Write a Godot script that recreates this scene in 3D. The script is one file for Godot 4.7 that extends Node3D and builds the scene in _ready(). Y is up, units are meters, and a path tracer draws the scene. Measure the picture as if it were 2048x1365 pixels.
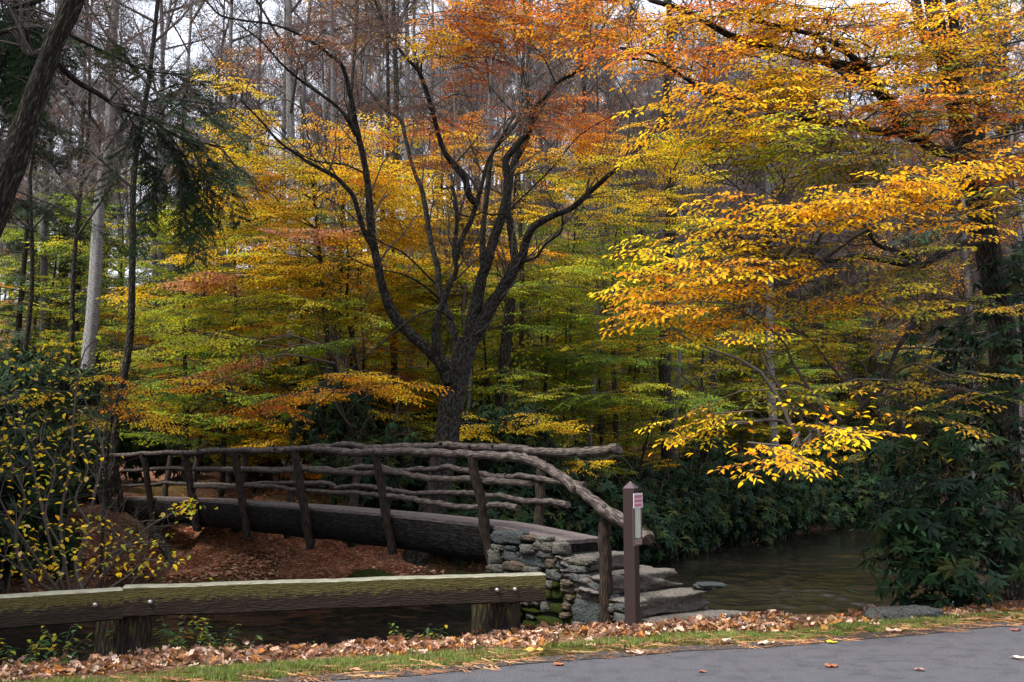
extends Node3D
# A log footbridge over a mountain stream in autumn, seen from the road.
# x right, y up, the camera looks along -z; "depth" is metres along -z. The road surface is y = 0, the stream -0.85.

const FOCAL := 1991.0            # of the photograph, in its own pixels
const PITCH := 0.1227
const EYE := Vector3(0, 1.55, 0)
const WATER := -0.85

var rng := RandomNumberGenerator.new()
var hills := FastNoiseLite.new()
var fine := FastNoiseLite.new()
var names := {}
var M := {}                       # materials
var S := {}                       # shared meshes

# ---------------------------------------------------------------- small helpers

func rnd(a: float, b: float) -> float:
	return rng.randf_range(a, b)

func toward(px: float, py: float) -> Vector3:
	var u := (px - 1024.0) / FOCAL
	var v := -(py - 682.5) / FOCAL
	return Vector3(u, sin(PITCH) + v * cos(PITCH), -(cos(PITCH) - v * sin(PITCH)))

func at(px: float, py: float, depth: float) -> Vector3:
	var r := toward(px, py)
	return EYE + r * (depth / -r.z)

func lin(r: float, g: float, b: float) -> Color:
	return Color(r, g, b).linear_to_srgb()

func numbered(called: String) -> String:
	names[called] = names.get(called, -1) + 1
	return called if names[called] == 0 else "%s_%03d" % [called, names[called]]

func tag(o: Node3D, label: String, category: String, group := "", kind := "") -> Node3D:
	if label: o.set_meta("label", label)
	if category: o.set_meta("category", category)
	if group: o.set_meta("group", group)
	if kind: o.set_meta("kind", kind)
	return o

func thing(called: String, where: Vector3, label: String, category: String, group := "", turn := 0.0) -> Node3D:
	var o := Node3D.new()
	o.name = numbered(called)
	add_child(o)
	o.position = where
	o.rotation.y = turn
	return tag(o, label, category, group)

func part(called: String, mesh: Mesh, parent: Node3D, where := Transform3D()) -> MeshInstance3D:
	var o := MeshInstance3D.new()
	o.name = called if parent != self else numbered(called)
	o.mesh = mesh
	parent.add_child(o, true)
	o.transform = where
	return o

func copy_of(o: Node3D, where: Vector3, turn: float, size: float, label: String, group: String) -> Node3D:
	var c: Node3D = o.duplicate()
	c.name = numbered(o.get_meta("called"))
	add_child(c)
	c.transform = Transform3D(Basis(Vector3.UP, turn).scaled(Vector3.ONE * size), where)
	return tag(c, label, o.get_meta("category"), group)

func copies(called: String, mesh: Mesh, where: Array, tint: Array, parent: Node3D) -> MultiMeshInstance3D:
	var m := MultiMesh.new()
	m.transform_format = MultiMesh.TRANSFORM_3D
	m.use_colors = true
	m.mesh = mesh
	m.instance_count = where.size()
	for i in where.size():
		m.set_instance_transform(i, where[i])
		m.set_instance_color(i, tint[i])
	var o := MultiMeshInstance3D.new()
	o.name = called if parent != self else numbered(called)
	o.multimesh = m
	o.set_meta("kind", "stuff")
	parent.add_child(o, true)
	return o

# ---------------------------------------------------------------- mesh building

class Mb:
	var v := PackedVector3Array()
	var n := PackedVector3Array()
	var uv := PackedVector2Array()
	var c := PackedColorArray()
	var i := PackedInt32Array()

	func smooth() -> void:
		n.resize(v.size())
		n.fill(Vector3.ZERO)
		for k in range(0, i.size(), 3):
			var w := (v[i[k + 2]] - v[i[k]]).cross(v[i[k + 1]] - v[i[k]])
			n[i[k]] += w
			n[i[k + 1]] += w
			n[i[k + 2]] += w
		for k in n.size():
			n[k] = n[k].normalized()

	func into(mesh: ArrayMesh, material: Material) -> ArrayMesh:
		if i.is_empty():
			return mesh
		var a := []
		a.resize(Mesh.ARRAY_MAX)
		a[Mesh.ARRAY_VERTEX] = v
		if n.size() == v.size(): a[Mesh.ARRAY_NORMAL] = n
		if uv.size() == v.size(): a[Mesh.ARRAY_TEX_UV] = uv
		if c.size() == v.size(): a[Mesh.ARRAY_COLOR] = c
		a[Mesh.ARRAY_INDEX] = i
		mesh.add_surface_from_arrays(Mesh.PRIMITIVE_TRIANGLES, a)
		mesh.surface_set_material(mesh.get_surface_count() - 1, material)
		return mesh

	func done(material: Material) -> ArrayMesh:
		return into(ArrayMesh.new(), material)

	func tube(p: PackedVector3Array, r: PackedFloat32Array, sides: int, wobble := 0.0, tile := 0.5) -> void:
		var start := v.size()
		var rings := p.size()
		var t0 := (p[1] - p[0]).normalized()
		var side := t0.cross(Vector3(0.31, 0.2, 0.93)).normalized()
		var run := 0.0
		var across := maxf(1.0, roundf(TAU * r[0] / tile))
		for k in rings:
			var t := (p[mini(k + 1, rings - 1)] - p[maxi(k - 1, 0)]).normalized()
			side = (side - t * side.dot(t)).normalized()
			var b := t.cross(side)
			if k: run += p[k].distance_to(p[k - 1])
			for j in sides + 1:
				var a := TAU * (j % sides) / sides
				var o := side * cos(a) + b * sin(a)
				var bump := 1.0 + wobble * (sin(a * 2.0 + run * 3.1 + p[0].x * 7.0) * 0.5 + sin(a * 3.0 - run * 7.7 + p[0].z * 5.0) * 0.3 + sin(run * 13.0 + a + p[0].y) * 0.35)
				v.append(p[k] + o * r[k] * bump)
				n.append(o)
				uv.append(Vector2(across * j / sides, run / tile))
		for k in rings - 1:
			for j in sides:
				var q := start + k * (sides + 1) + j
				i.append_array(PackedInt32Array([q, q + sides + 1, q + 1, q + 1, q + sides + 1, q + sides + 2]))
		for e in 2:
			var k := 0 if e == 0 else rings - 1
			var hub := v.size()
			var t := (p[1] - p[0]).normalized() * -1.0 if e == 0 else (p[rings - 1] - p[rings - 2]).normalized()
			v.append(p[k] + t * r[k] * 0.12)
			n.append(t)
			uv.append(Vector2(0.5, run / tile))
			for j in sides:
				v.append(v[start + k * (sides + 1) + j])
				n.append(t)
				uv.append(Vector2(0.5 + 0.2 * cos(TAU * j / sides), run / tile + 0.2 * sin(TAU * j / sides)))
			for j in sides:
				var q := hub + 1 + j
				var w := hub + 1 + (j + 1) % sides
				i.append_array(PackedInt32Array([hub, q, w] if e == 0 else [hub, w, q]))

	# a profile (closed, clockwise seen from the end) swept along frames
	func sweep(frames: Array, profile: PackedVector2Array, tile := 0.5, uneven: FastNoiseLite = null, amount := 0.0) -> void:
		var start := v.size()
		var m := profile.size()
		var run := 0.0
		for k in frames.size():
			var f: Transform3D = frames[k]
			if k: run += f.origin.distance_to(frames[k - 1].origin)
			var around := 0.0
			for j in m + 1:
				var q := profile[j % m]
				if j: around += q.distance_to(profile[j - 1])
				var w := f * Vector3(q.x, q.y, 0)
				if uneven:
					w += (f.basis.x * q.x + f.basis.y * q.y).normalized() * amount * uneven.get_noise_3d(f.origin.x * 3.0 + q.x * 9.0, f.origin.y * 3.0 + q.y * 9.0, f.origin.z * 3.0)
				v.append(w)
				uv.append(Vector2(around / tile, run / tile))
		for k in frames.size() - 1:
			for j in m:
				var q := start + k * (m + 1) + j
				i.append_array(PackedInt32Array([q, q + m + 1, q + 1, q + 1, q + m + 1, q + m + 2]))
		for e in 2:
			var k := 0 if e == 0 else frames.size() - 1
			var f: Transform3D = frames[k]
			var hub := v.size()
			var mid := Vector2.ZERO
			for q in profile: mid += q / m
			v.append(f * Vector3(mid.x, mid.y, 0))
			uv.append(Vector2(0.2, 0.2))
			for j in m:
				v.append(v[start + k * (m + 1) + j])
				uv.append(Vector2(0.2, 0.2) + (profile[j] - mid) / tile)
			for j in m:
				var q := hub + 1 + j
				var w := hub + 1 + (j + 1) % m
				i.append_array(PackedInt32Array([hub, q, w] if e == 0 else [hub, w, q]))

	# a leaf: folded along its midrib, bent down towards its tip
	func leaf(p: Vector3, d: Vector3, up: Vector3, long: float, wide: float, fold: float, bend: float, tint: Color, full := false) -> void:
		var s := d.cross(up).normalized()
		var u := s.cross(d).normalized()
		var k := v.size()
		if full:
			var rows := [[0.0, 0.04], [0.22, 0.42], [0.48, 0.5], [0.75, 0.34], [1.0, 0.0]]
			for row in rows:
				var a: float = row[0]
				var mid: Vector3 = p + d * long * a - u * bend * long * a * a
				var w: float = row[1] * wide
				v.append(mid - s * w + u * fold * w)
				v.append(mid)
				v.append(mid + s * w + u * fold * w)
				for z in 3: c.append(tint)
			for r in 4:
				for z in 2:
					var q: int = k + r * 3 + z
					i.append_array(PackedInt32Array([q, q + 3, q + 1, q + 1, q + 3, q + 4]))
			return
		v.append(p)
		v.append(p + d * long * 0.45 - s * wide * 0.5 + u * (fold * wide * 0.5 - bend * long * 0.2))
		v.append(p + d * long * 0.5 - u * bend * long * 0.25)
		v.append(p + d * long * 0.45 + s * wide * 0.5 + u * (fold * wide * 0.5 - bend * long * 0.2))
		v.append(p + d * long - u * bend * long)
		for z in 5: c.append(tint)
		i.append_array(PackedInt32Array([k, k + 1, k + 2, k, k + 2, k + 3, k + 1, k + 4, k + 2, k + 2, k + 4, k + 3]))

	# a box with chamfered long edges, standing on y = 0
	func block(size: Vector3, chamfer: float, where := Transform3D()) -> void:
		var x := size.x / 2
		var z := size.z / 2
		var h := chamfer
		var prof := PackedVector2Array([Vector2(-x + h, -z), Vector2(-x, -z + h), Vector2(-x, z - h), Vector2(-x + h, z), Vector2(x - h, z), Vector2(x, z - h), Vector2(x, -z + h), Vector2(x - h, -z)])
		var b := Basis(Vector3.RIGHT, Vector3.FORWARD, Vector3.UP)
		var frames := []
		for y in [0.0, size.y]:
			frames.append(where * Transform3D(b, Vector3(0, y, 0)))
		sweep(frames, prof)

func smoothed(p: PackedVector3Array, r: PackedFloat32Array, sub: int) -> Array:
	var q := PackedVector3Array()
	var s := PackedFloat32Array()
	for k in p.size() - 1:
		var a := p[maxi(k - 1, 0)]
		var b := p[mini(k + 2, p.size() - 1)]
		for j in sub:
			var t := float(j) / sub
			q.append(p[k].cubic_interpolate(p[k + 1], a, b, t))
			s.append(lerpf(r[k], r[k + 1], t))
	q.append(p[p.size() - 1])
	s.append(r[r.size() - 1])
	return [q, s]

# a smooth stone that fills the box of size 1, roughened by its own seed
func stone_mesh(seed_: int, square: float, rough: float, material: Material, cells := 3) -> ArrayMesh:
	var m := Mb.new()
	var where := {}
	var f := FastNoiseLite.new()
	f.seed = seed_
	f.frequency = 0.9
	for face in 6:
		var ids := []
		for a in cells + 1:
			for b in cells + 1:
				var g := Vector3(2.0 * a / cells - 1.0, 2.0 * b / cells - 1.0, 1.0)
				if face == 1: g = Vector3(-g.x, g.y, -1)
				elif face == 2: g = Vector3(1, g.y, -g.x)
				elif face == 3: g = Vector3(-1, g.y, g.x)
				elif face == 4: g = Vector3(g.x, 1, -g.y)
				elif face == 5: g = Vector3(g.x, -1, g.y)
				var key := Vector3i((g * 1000).round())
				if not where.has(key):
					var round_ := pow(pow(absf(g.x), square) + pow(absf(g.y), square) + pow(absf(g.z), square), -1.0 / square)
					var s := g * round_
					s *= 0.5 * (1.0 + rough * f.get_noise_3dv(s * 1.6 + Vector3.ONE * seed_))
					where[key] = m.v.size()
					m.v.append(s)
					m.uv.append(Vector2(s.x + s.z * 0.6, s.y + s.z * 0.4))
				ids.append(where[key])
		for a in cells:
			for b in cells:
				var q: int = a * (cells + 1) + b
				m.i.append_array(PackedInt32Array([ids[q], ids[q + 1], ids[q + cells + 1], ids[q + 1], ids[q + cells + 2], ids[q + cells + 1]]))
	m.smooth()
	return m.done(material)

# ---------------------------------------------------------------- materials

func noise_texture(seed_: int, freq: float, octaves: int, stops: Array, type := FastNoiseLite.TYPE_SIMPLEX_SMOOTH, size := 512, cell := false, warp := 0.0) -> NoiseTexture2D:
	var f := FastNoiseLite.new()
	f.seed = seed_
	f.noise_type = type
	f.frequency = freq
	f.fractal_octaves = octaves
	f.fractal_type = FastNoiseLite.FRACTAL_FBM if octaves > 1 else FastNoiseLite.FRACTAL_NONE
	if cell: f.cellular_return_type = FastNoiseLite.RETURN_CELL_VALUE
	if warp > 0.0:
		f.domain_warp_enabled = true
		f.domain_warp_amplitude = warp
		f.domain_warp_frequency = freq
	var t := NoiseTexture2D.new()
	t.width = size
	t.height = size
	t.seamless = true
	t.noise = f
	if stops:
		var g := Gradient.new()
		var offs := PackedFloat32Array()
		var cols := PackedColorArray()
		for s in stops:
			offs.append(s[0])
			cols.append(lin(s[1], s[2], s[3]))
		g.offsets = offs
		g.colors = cols
		t.color_ramp = g
	return t

func material(called: String, color: Color, rough: float, tex: Texture2D = null, scale_ := Vector3.ONE, relief: Texture2D = null, depth := 0.0, world := false) -> StandardMaterial3D:
	var m := StandardMaterial3D.new()
	m.resource_name = called
	m.albedo_color = color
	m.roughness = rough
	m.metallic_specular = 0.5 if rough < 0.6 else 0.22
	m.albedo_texture = tex
	m.uv1_scale = scale_
	if world:
		m.uv1_triplanar = true
		m.uv1_world_triplanar = true
	if relief:
		m.heightmap_enabled = true
		m.heightmap_texture = relief
		m.heightmap_scale = depth
	M[called] = m
	return m

func tinted(called: String, rough: float, through: float, shine := 0.5) -> StandardMaterial3D:
	var m := material(called, Color.WHITE, rough)
	m.vertex_color_use_as_albedo = true
	m.metallic_specular = shine
	if through > 0.0:
		m.backlight_enabled = true
		m.backlight = Color(through, through, through).linear_to_srgb()
	return m

func make_materials() -> void:
	var grain := noise_texture(3, 0.03, 4, [], FastNoiseLite.TYPE_SIMPLEX_SMOOTH, 512)
	var crackle := noise_texture(4, 0.035, 3, [], FastNoiseLite.TYPE_CELLULAR, 512)
	# bark: dark fissured ground with pale lichen and a little moss
	material("bark_beech", Color.WHITE, 0.9, noise_texture(11, 0.012, 5, [[0.0, 0.00828, 0.00727, 0.00622], [0.42, 0.0176, 0.0156, 0.0135], [0.58, 0.0259, 0.0233, 0.0197], [0.66, 0.0878, 0.0878, 0.0749], [0.72, 0.0233, 0.0217, 0.0176], [1.0, 0.0207, 0.0285, 0.00727]]), Vector3(1, 0.7, 1), grain, 1.5)
	material("bark_dark", Color.WHITE, 0.92, noise_texture(12, 0.02, 5, [[0.0, 0.0098, 0.0084, 0.007], [0.5, 0.028, 0.0238, 0.0196], [0.68, 0.0455, 0.042, 0.0315], [0.75, 0.091, 0.091, 0.0735], [1.0, 0.035, 0.042, 0.0175]]), Vector3(1, 0.35, 1), crackle, 4.0)
	material("bark_grey", Color.WHITE, 0.9, noise_texture(13, 0.018, 5, [[0.0, 0.06, 0.054, 0.052], [0.45, 0.13, 0.12, 0.118], [0.6, 0.2, 0.19, 0.185], [1.0, 0.11, 0.105, 0.095]]), Vector3(1, 0.4, 1), crackle, 3.0)
	material("bark_pale", Color.WHITE, 0.88, noise_texture(14, 0.014, 4, [[0.0, 0.048, 0.045, 0.045], [0.4, 0.156, 0.153, 0.15], [0.55, 0.312, 0.306, 0.3], [0.75, 0.252, 0.246, 0.24], [1.0, 0.12, 0.12, 0.108]]), Vector3(0.7, 1.6, 0.7), grain, 2.0)
	material("twig", lin(0.07, 0.058, 0.05), 0.85)
	material("twig_pale", lin(0.26, 0.24, 0.23), 0.85)
	# timbers
	material("rail_wood", Color.WHITE, 0.72, noise_texture(21, 0.02, 5, [[0.0, 0.0173, 0.0132, 0.0114], [0.4, 0.0433, 0.034, 0.0296], [0.55, 0.0693, 0.0559, 0.0499], [0.7, 0.139, 0.118, 0.106], [1.0, 0.052, 0.0411, 0.0354]]), Vector3(1.3, 0.16, 1), noise_texture(22, 0.035, 4, []), 0.18)
	material("post_wood", Color.WHITE, 0.8, noise_texture(23, 0.02, 5, [[0.0, 0.00446, 0.00335, 0.00298], [0.45, 0.0186, 0.0141, 0.0119], [0.62, 0.0391, 0.029, 0.0223], [0.78, 0.0632, 0.0446, 0.0298], [1.0, 0.026, 0.0205, 0.0167]]), Vector3(1.3, 0.16, 1), noise_texture(24, 0.04, 4, []), 0.25)
	material("log_wood", Color.WHITE, 0.85, noise_texture(25, 0.016, 5, [[0.0, 0.00304, 0.0027, 0.0027], [0.5, 0.00877, 0.00773, 0.00743], [0.66, 0.0169, 0.0155, 0.0149], [0.8, 0.0119, 0.0142, 0.00675], [1.0, 0.0203, 0.0196, 0.0186]]), Vector3(1, 0.3, 1), grain, 1.5)
	material("deck_wood", Color.WHITE, 0.8, noise_texture(26, 0.03, 5, [[0.0, 0.0595, 0.0476, 0.0464], [0.5, 0.113, 0.0922, 0.0892], [0.7, 0.155, 0.131, 0.125], [1.0, 0.0952, 0.0774, 0.0714]]), Vector3(1.2, 0.16, 1), grain, 1.0)
	material("beam_end_grain", Color.WHITE, 0.9, noise_texture(28, 0.03, 4, [[0.0, 0.02, 0.022, 0.01], [0.5, 0.06, 0.06, 0.02], [1.0, 0.12, 0.11, 0.04]]))
	material("guard_post", Color.WHITE, 0.9, noise_texture(29, 0.018, 5, [[0.0, 0.012, 0.009, 0.008], [0.55, 0.034, 0.025, 0.021], [0.66, 0.05, 0.042, 0.03], [0.74, 0.07, 0.08, 0.018], [1.0, 0.06, 0.07, 0.02]]), Vector3(1.2, 0.25, 1), grain, 1.5)
	material("beam_top", Color.WHITE, 0.85, noise_texture(27, 0.03, 5, [[0.0, 0.08, 0.08, 0.045], [0.45, 0.17, 0.165, 0.12], [0.6, 0.25, 0.235, 0.19], [1.0, 0.2, 0.2, 0.13]]), Vector3(1.2, 0.2, 1), grain, 1.2)
	beam_material(grain)
	material("bolt_metal", lin(0.32, 0.31, 0.3), 0.5).metallic = 0.8
	# stone
	for k in 5:
		var t: Array = [[0.07, 0.071, 0.071], [0.09, 0.082, 0.073], [0.088, 0.066, 0.052], [0.054, 0.06, 0.066], [0.105, 0.1, 0.09]][k]
		var a := Vector3(t[0], t[1], t[2])
		material("stone_%d" % k, Color.WHITE, 0.88, noise_texture(40 + k, 0.02, 5, [[0.0, a.x * 0.3, a.y * 0.3, a.z * 0.3], [0.4, a.x * 0.75, a.y * 0.75, a.z * 0.75], [0.55, a.x, a.y, a.z], [0.68, a.x * 1.6, a.y * 1.6, a.z * 1.6], [0.76, 0.05, 0.065, 0.015], [1.0, 0.05, 0.07, 0.012]]), Vector3(2, 2, 2), grain, 2.0, true)
	material("stone_moss", Color.WHITE, 0.95, noise_texture(47, 0.03, 5, [[0.0, 0.018, 0.018, 0.015], [0.4, 0.024, 0.033, 0.006], [0.6, 0.042, 0.063, 0.0072], [0.8, 0.066, 0.084, 0.012], [1.0, 0.072, 0.072, 0.066]]), Vector3(2.5, 2.5, 2.5), noise_texture(48, 0.1, 3, []), 4.0, true)
	material("step_stone", Color.WHITE, 0.85, noise_texture(49, 0.02, 5, [[0.0, 0.036, 0.0325, 0.0265], [0.45, 0.0864, 0.0774, 0.0696], [0.6, 0.13, 0.116, 0.106], [1.0, 0.072, 0.0691, 0.0464]]), Vector3(1.3, 1.3, 1.3), grain, 1.5, true)
	material("mortar", Color.WHITE, 0.95, noise_texture(50, 0.03, 4, [[0.0, 0.02, 0.02, 0.016], [0.5, 0.05, 0.05, 0.042], [0.7, 0.05, 0.06, 0.02], [1.0, 0.1, 0.098, 0.09]]), Vector3(2, 2, 2), grain, 3.0, true)
	# ground
	var soil := material("soil", Color.WHITE, 0.95, noise_texture(61, 0.06, 1, [[0.0, 0.05, 0.028, 0.018], [0.25, 0.13, 0.068, 0.042], [0.5, 0.2, 0.1, 0.055], [0.7, 0.09, 0.05, 0.034], [0.85, 0.3, 0.17, 0.1], [1.0, 0.16, 0.085, 0.05]], FastNoiseLite.TYPE_CELLULAR, 1024, true, 14.0), Vector3(0.36, 0.36, 0.36), crackle, 3.0, true)
	soil.vertex_color_use_as_albedo = true
	var road := material("asphalt", Color.WHITE, 0.8, noise_texture(62, 0.1, 4, [[0.0, 0.008, 0.008, 0.01], [0.35, 0.032, 0.032, 0.037], [0.5, 0.056, 0.055, 0.063], [0.62, 0.086, 0.085, 0.095], [0.78, 0.19, 0.19, 0.2], [1.0, 0.26, 0.26, 0.265]], FastNoiseLite.TYPE_SIMPLEX, 1024), Vector3(0.9, 0.9, 0.9), noise_texture(63, 0.25, 2, []), 0.5, true)
	road.detail_enabled = true
	road.detail_blend_mode = BaseMaterial3D.BLEND_MODE_MUL
	road.detail_albedo = noise_texture(64, 0.008, 5, [[0.0, 0.66, 0.66, 0.67], [0.45, 0.95, 0.95, 0.96], [1.0, 1.0, 1.0, 1.0]])
	road.detail_uv_layer = BaseMaterial3D.DETAIL_UV_1
	material("shoulder", Color.WHITE, 0.9, noise_texture(65, 0.05, 5, [[0.0, 0.02, 0.017, 0.016], [0.5, 0.05, 0.043, 0.042], [0.65, 0.08, 0.06, 0.05], [1.0, 0.11, 0.08, 0.06]]), Vector3(0.8, 0.8, 0.8), grain, 2.0, true)
	material("crack_tar", lin(0.03, 0.03, 0.032), 0.8)
	var w := material("stream_water", Color.WHITE, 0.06, noise_texture(66, 0.012, 4, [[0.0, 0.007, 0.006, 0.005], [0.5, 0.012, 0.01, 0.008], [1.0, 0.022, 0.018, 0.013]]), Vector3(0.45, 0.45, 0.75), null, 0.0, true)
	w.metallic_specular = 0.5
	var chop := noise_texture(68, 0.03, 4, [])
	chop.as_normal_map = true
	chop.bump_strength = 10.0
	w.normal_enabled = true
	w.normal_texture = chop
	w.normal_scale = 0.08
	material("foam", lin(0.75, 0.77, 0.8), 0.6)
	# paint and print of the trail sign
	material("sign_paint", lin(0.034, 0.022, 0.022), 0.65, null)
	material("sign_cap", lin(0.075, 0.055, 0.062), 0.65)
	material("panel_brown", lin(0.1, 0.055, 0.045), 0.45)
	material("panel_white", lin(0.62, 0.6, 0.66), 0.4)
	material("print_red", lin(0.5, 0.17, 0.25), 0.5)
	material("map_paper", Color.WHITE, 0.35, noise_texture(67, 0.02, 3, [[0.0, 0.3, 0.37, 0.33], [0.5, 0.42, 0.5, 0.45], [1.0, 0.52, 0.58, 0.55]]))
	material("print_pale", lin(0.36, 0.3, 0.3), 0.5)
	# leaves
	tinted("leaf", 0.55, 1.0, 0.22)
	tinted("evergreen", 0.55, 0.2, 0.1)
	tinted("needle", 0.6, 0.2, 0.18)
	tinted("litter", 0.75, 0.25, 0.35)
	tinted("grass", 0.6, 0.5, 0.35)

# the long face of the guard rail: dark weathered timber, olive algae streaking down its upper part with ragged edges, saw marks across
func beam_material(grain: Texture2D) -> void:
	var w := 1024
	var h := 256
	var im := Image.create(w, h, false, Image.FORMAT_RGB8)
	var f := FastNoiseLite.new()
	f.seed = 31
	f.frequency = 1.0
	for y in h:
		for x in w:
			var run := f.get_noise_2d(x * 0.006, y * 0.09) * 0.6 + f.get_noise_2d(x * 0.02, y * 0.3) * 0.4
			var saw := f.get_noise_2d(x * 0.16 + y * 0.03, y * 0.012) 
			var patch := f.get_noise_2d(x * 0.014 + 50.0, y * 0.03) + 0.5 * f.get_noise_2d(x * 0.05, y * 0.11 + 9.0)
			var bare := clampf((0.52 - float(y) / h + patch * 0.32 + saw * 0.12) * 6.0, 0.0, 1.0)
			var wood := Vector3(0.03, 0.022, 0.017) * (1.0 + 0.9 * run)
			var algae := Vector3(0.088, 0.076, 0.027) * (1.0 + 0.35 * run + 0.5 * saw)
			if run < -0.34: algae *= 0.3
			var col := wood.lerp(algae, bare)
			im.set_pixel(x, y, lin(maxf(col.x, 0.004), maxf(col.y, 0.004), maxf(col.z, 0.003)))
	material("beam_face", Color.WHITE, 0.88, ImageTexture.create_from_image(im), Vector3.ONE, grain, 1.0)

# ---------------------------------------------------------------- the ground

func road_edge(x: float) -> float:
	return 8.0 + 0.386 * clampf(x, -16.0, 9.0) + 0.12 * maxf(x - 9.0, 0.0) + 0.1 * minf(x + 16.0, 0.0) + 0.05 * sin(x * 1.7) + 0.03 * sin(x * 4.3 + 1.0)

const SHORE := [[-60.0, 27.0], [-30.0, 20.0], [-14.0, 16.5], [-9.5, 16.8], [-8.4, 17.6], [-7.7, 20.6], [-7.0, 20.8], [-6.4, 18.8], [-5.5, 18.3], [-3.6, 18.4], [-2.2, 19.4], [0.0, 21.2], [1.8, 23.5], [3.7, 26.7], [7.4, 31.2], [10.4, 36.3], [14.5, 40.0], [30.0, 46.0], [80.0, 60.0]]

func shore(x: float) -> float:
	for k in SHORE.size() - 1:
		if x < SHORE[k + 1][0]:
			return lerpf(SHORE[k][1], SHORE[k + 1][1], smoothstep(0.0, 1.0, clampf((x - SHORE[k][0]) / (SHORE[k + 1][0] - SHORE[k][0]), 0.0, 1.0)) * 0.5 + 0.5 * clampf((x - SHORE[k][0]) / (SHORE[k + 1][0] - SHORE[k][0]), 0.0, 1.0))
	return 60.0

func ground_y(x: float, d: float) -> float:
	var u := d - road_edge(x)
	if u < 0.0:
		return -0.012
	var n := fine.get_noise_2d(x, d)
	var near := -0.012 - 0.11 * smoothstep(0.25, 2.2, u) + 0.025 * n * smoothstep(0.2, 0.8, u)
	near = lerpf(near, -1.25 + 0.1 * n, smoothstep(2.15, 4.3 + 0.5 * n, u))
	near = maxf(near, lerpf(-0.5, -1.25, smoothstep(0.9, 2.1, Vector2(x - 1.75, d - 12.3).length())))
	var w := d - shore(x) + 0.5 * fine.get_noise_2d(x * 0.6 + 40.0, d * 0.6)
	if w < -2.5:
		return near
	var far := -1.25
	far = lerpf(-1.25, -0.5 + 0.15 * n, smoothstep(-0.9, 0.5, w))
	far += 0.75 * smoothstep(0.2, 3.6, w) + 0.75 * smoothstep(3.0, 10.0, w) + 0.12 * n * smoothstep(0.0, 2.0, w)
	var slope := lerpf(0.27, 0.46, smoothstep(-26.0, 4.0, x))
	var up := maxf(0.0, minf(w, 85.0) - 9.0)
	far += slope * (up - 6.0 * (1.0 - exp(-up / 6.0))) + 1.6 * hills.get_noise_2d(x, d) * smoothstep(9.0, 25.0, w)
	return maxf(near, far) if u < 12.0 else far

func on_ground(x: float, d: float, sink := 0.0) -> Vector3:
	return Vector3(x, ground_y(x, d) - sink, -d)

func steps_between(stops: Array) -> PackedFloat32Array:
	var out := PackedFloat32Array()
	for k in stops.size() - 1:
		var a: float = stops[k][0]
		var b: float = stops[k + 1][0]
		var n := int(round((b - a) / stops[k][1]))
		for j in n: out.append(lerpf(a, b, float(j) / n))
	out.append(stops[stops.size() - 1][0])
	return out

func sheet(xs: PackedFloat32Array, ds: PackedFloat32Array, height: Callable, tint: Callable, keep: Callable, mat: Material) -> ArrayMesh:
	var m := Mb.new()
	for d in ds:
		for x in xs:
			var y: float = height.call(x, d)
			m.v.append(Vector3(x, y, -d))
			m.c.append(tint.call(x, d, y))
	var n := xs.size()
	for a in ds.size() - 1:
		for b in n - 1:
			if not keep.call(xs[b], ds[a]): continue
			var q := a * n + b
			m.i.append_array(PackedInt32Array([q, q + n, q + 1, q + 1, q + n, q + n + 1]))
	m.smooth()
	return m.done(mat)

func ground_tint(x: float, d: float, y: float) -> Color:
	var u := d - road_edge(x)
	var n := fine.get_noise_2d(x * 2.3 + 7.0, d * 2.3)
	if y < -0.55 and d < 60.0:                 # wet stones and mud of the banks and the bed
		return Color(0.35, 0.36, 0.34) * (1.0 + 0.5 * n)
	if u < 0.95 and u > 0.0:
		return Color(0.28, 0.5, 0.14)
	var moss := smoothstep(0.2, 0.45, fine.get_noise_2d(x * 0.7 + 90.0, d * 0.7))
	return Color(0.85, 0.8, 0.82).lerp(Color(0.38, 0.55, 0.2), moss * 0.7) * (1.0 + 0.3 * n)

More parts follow.
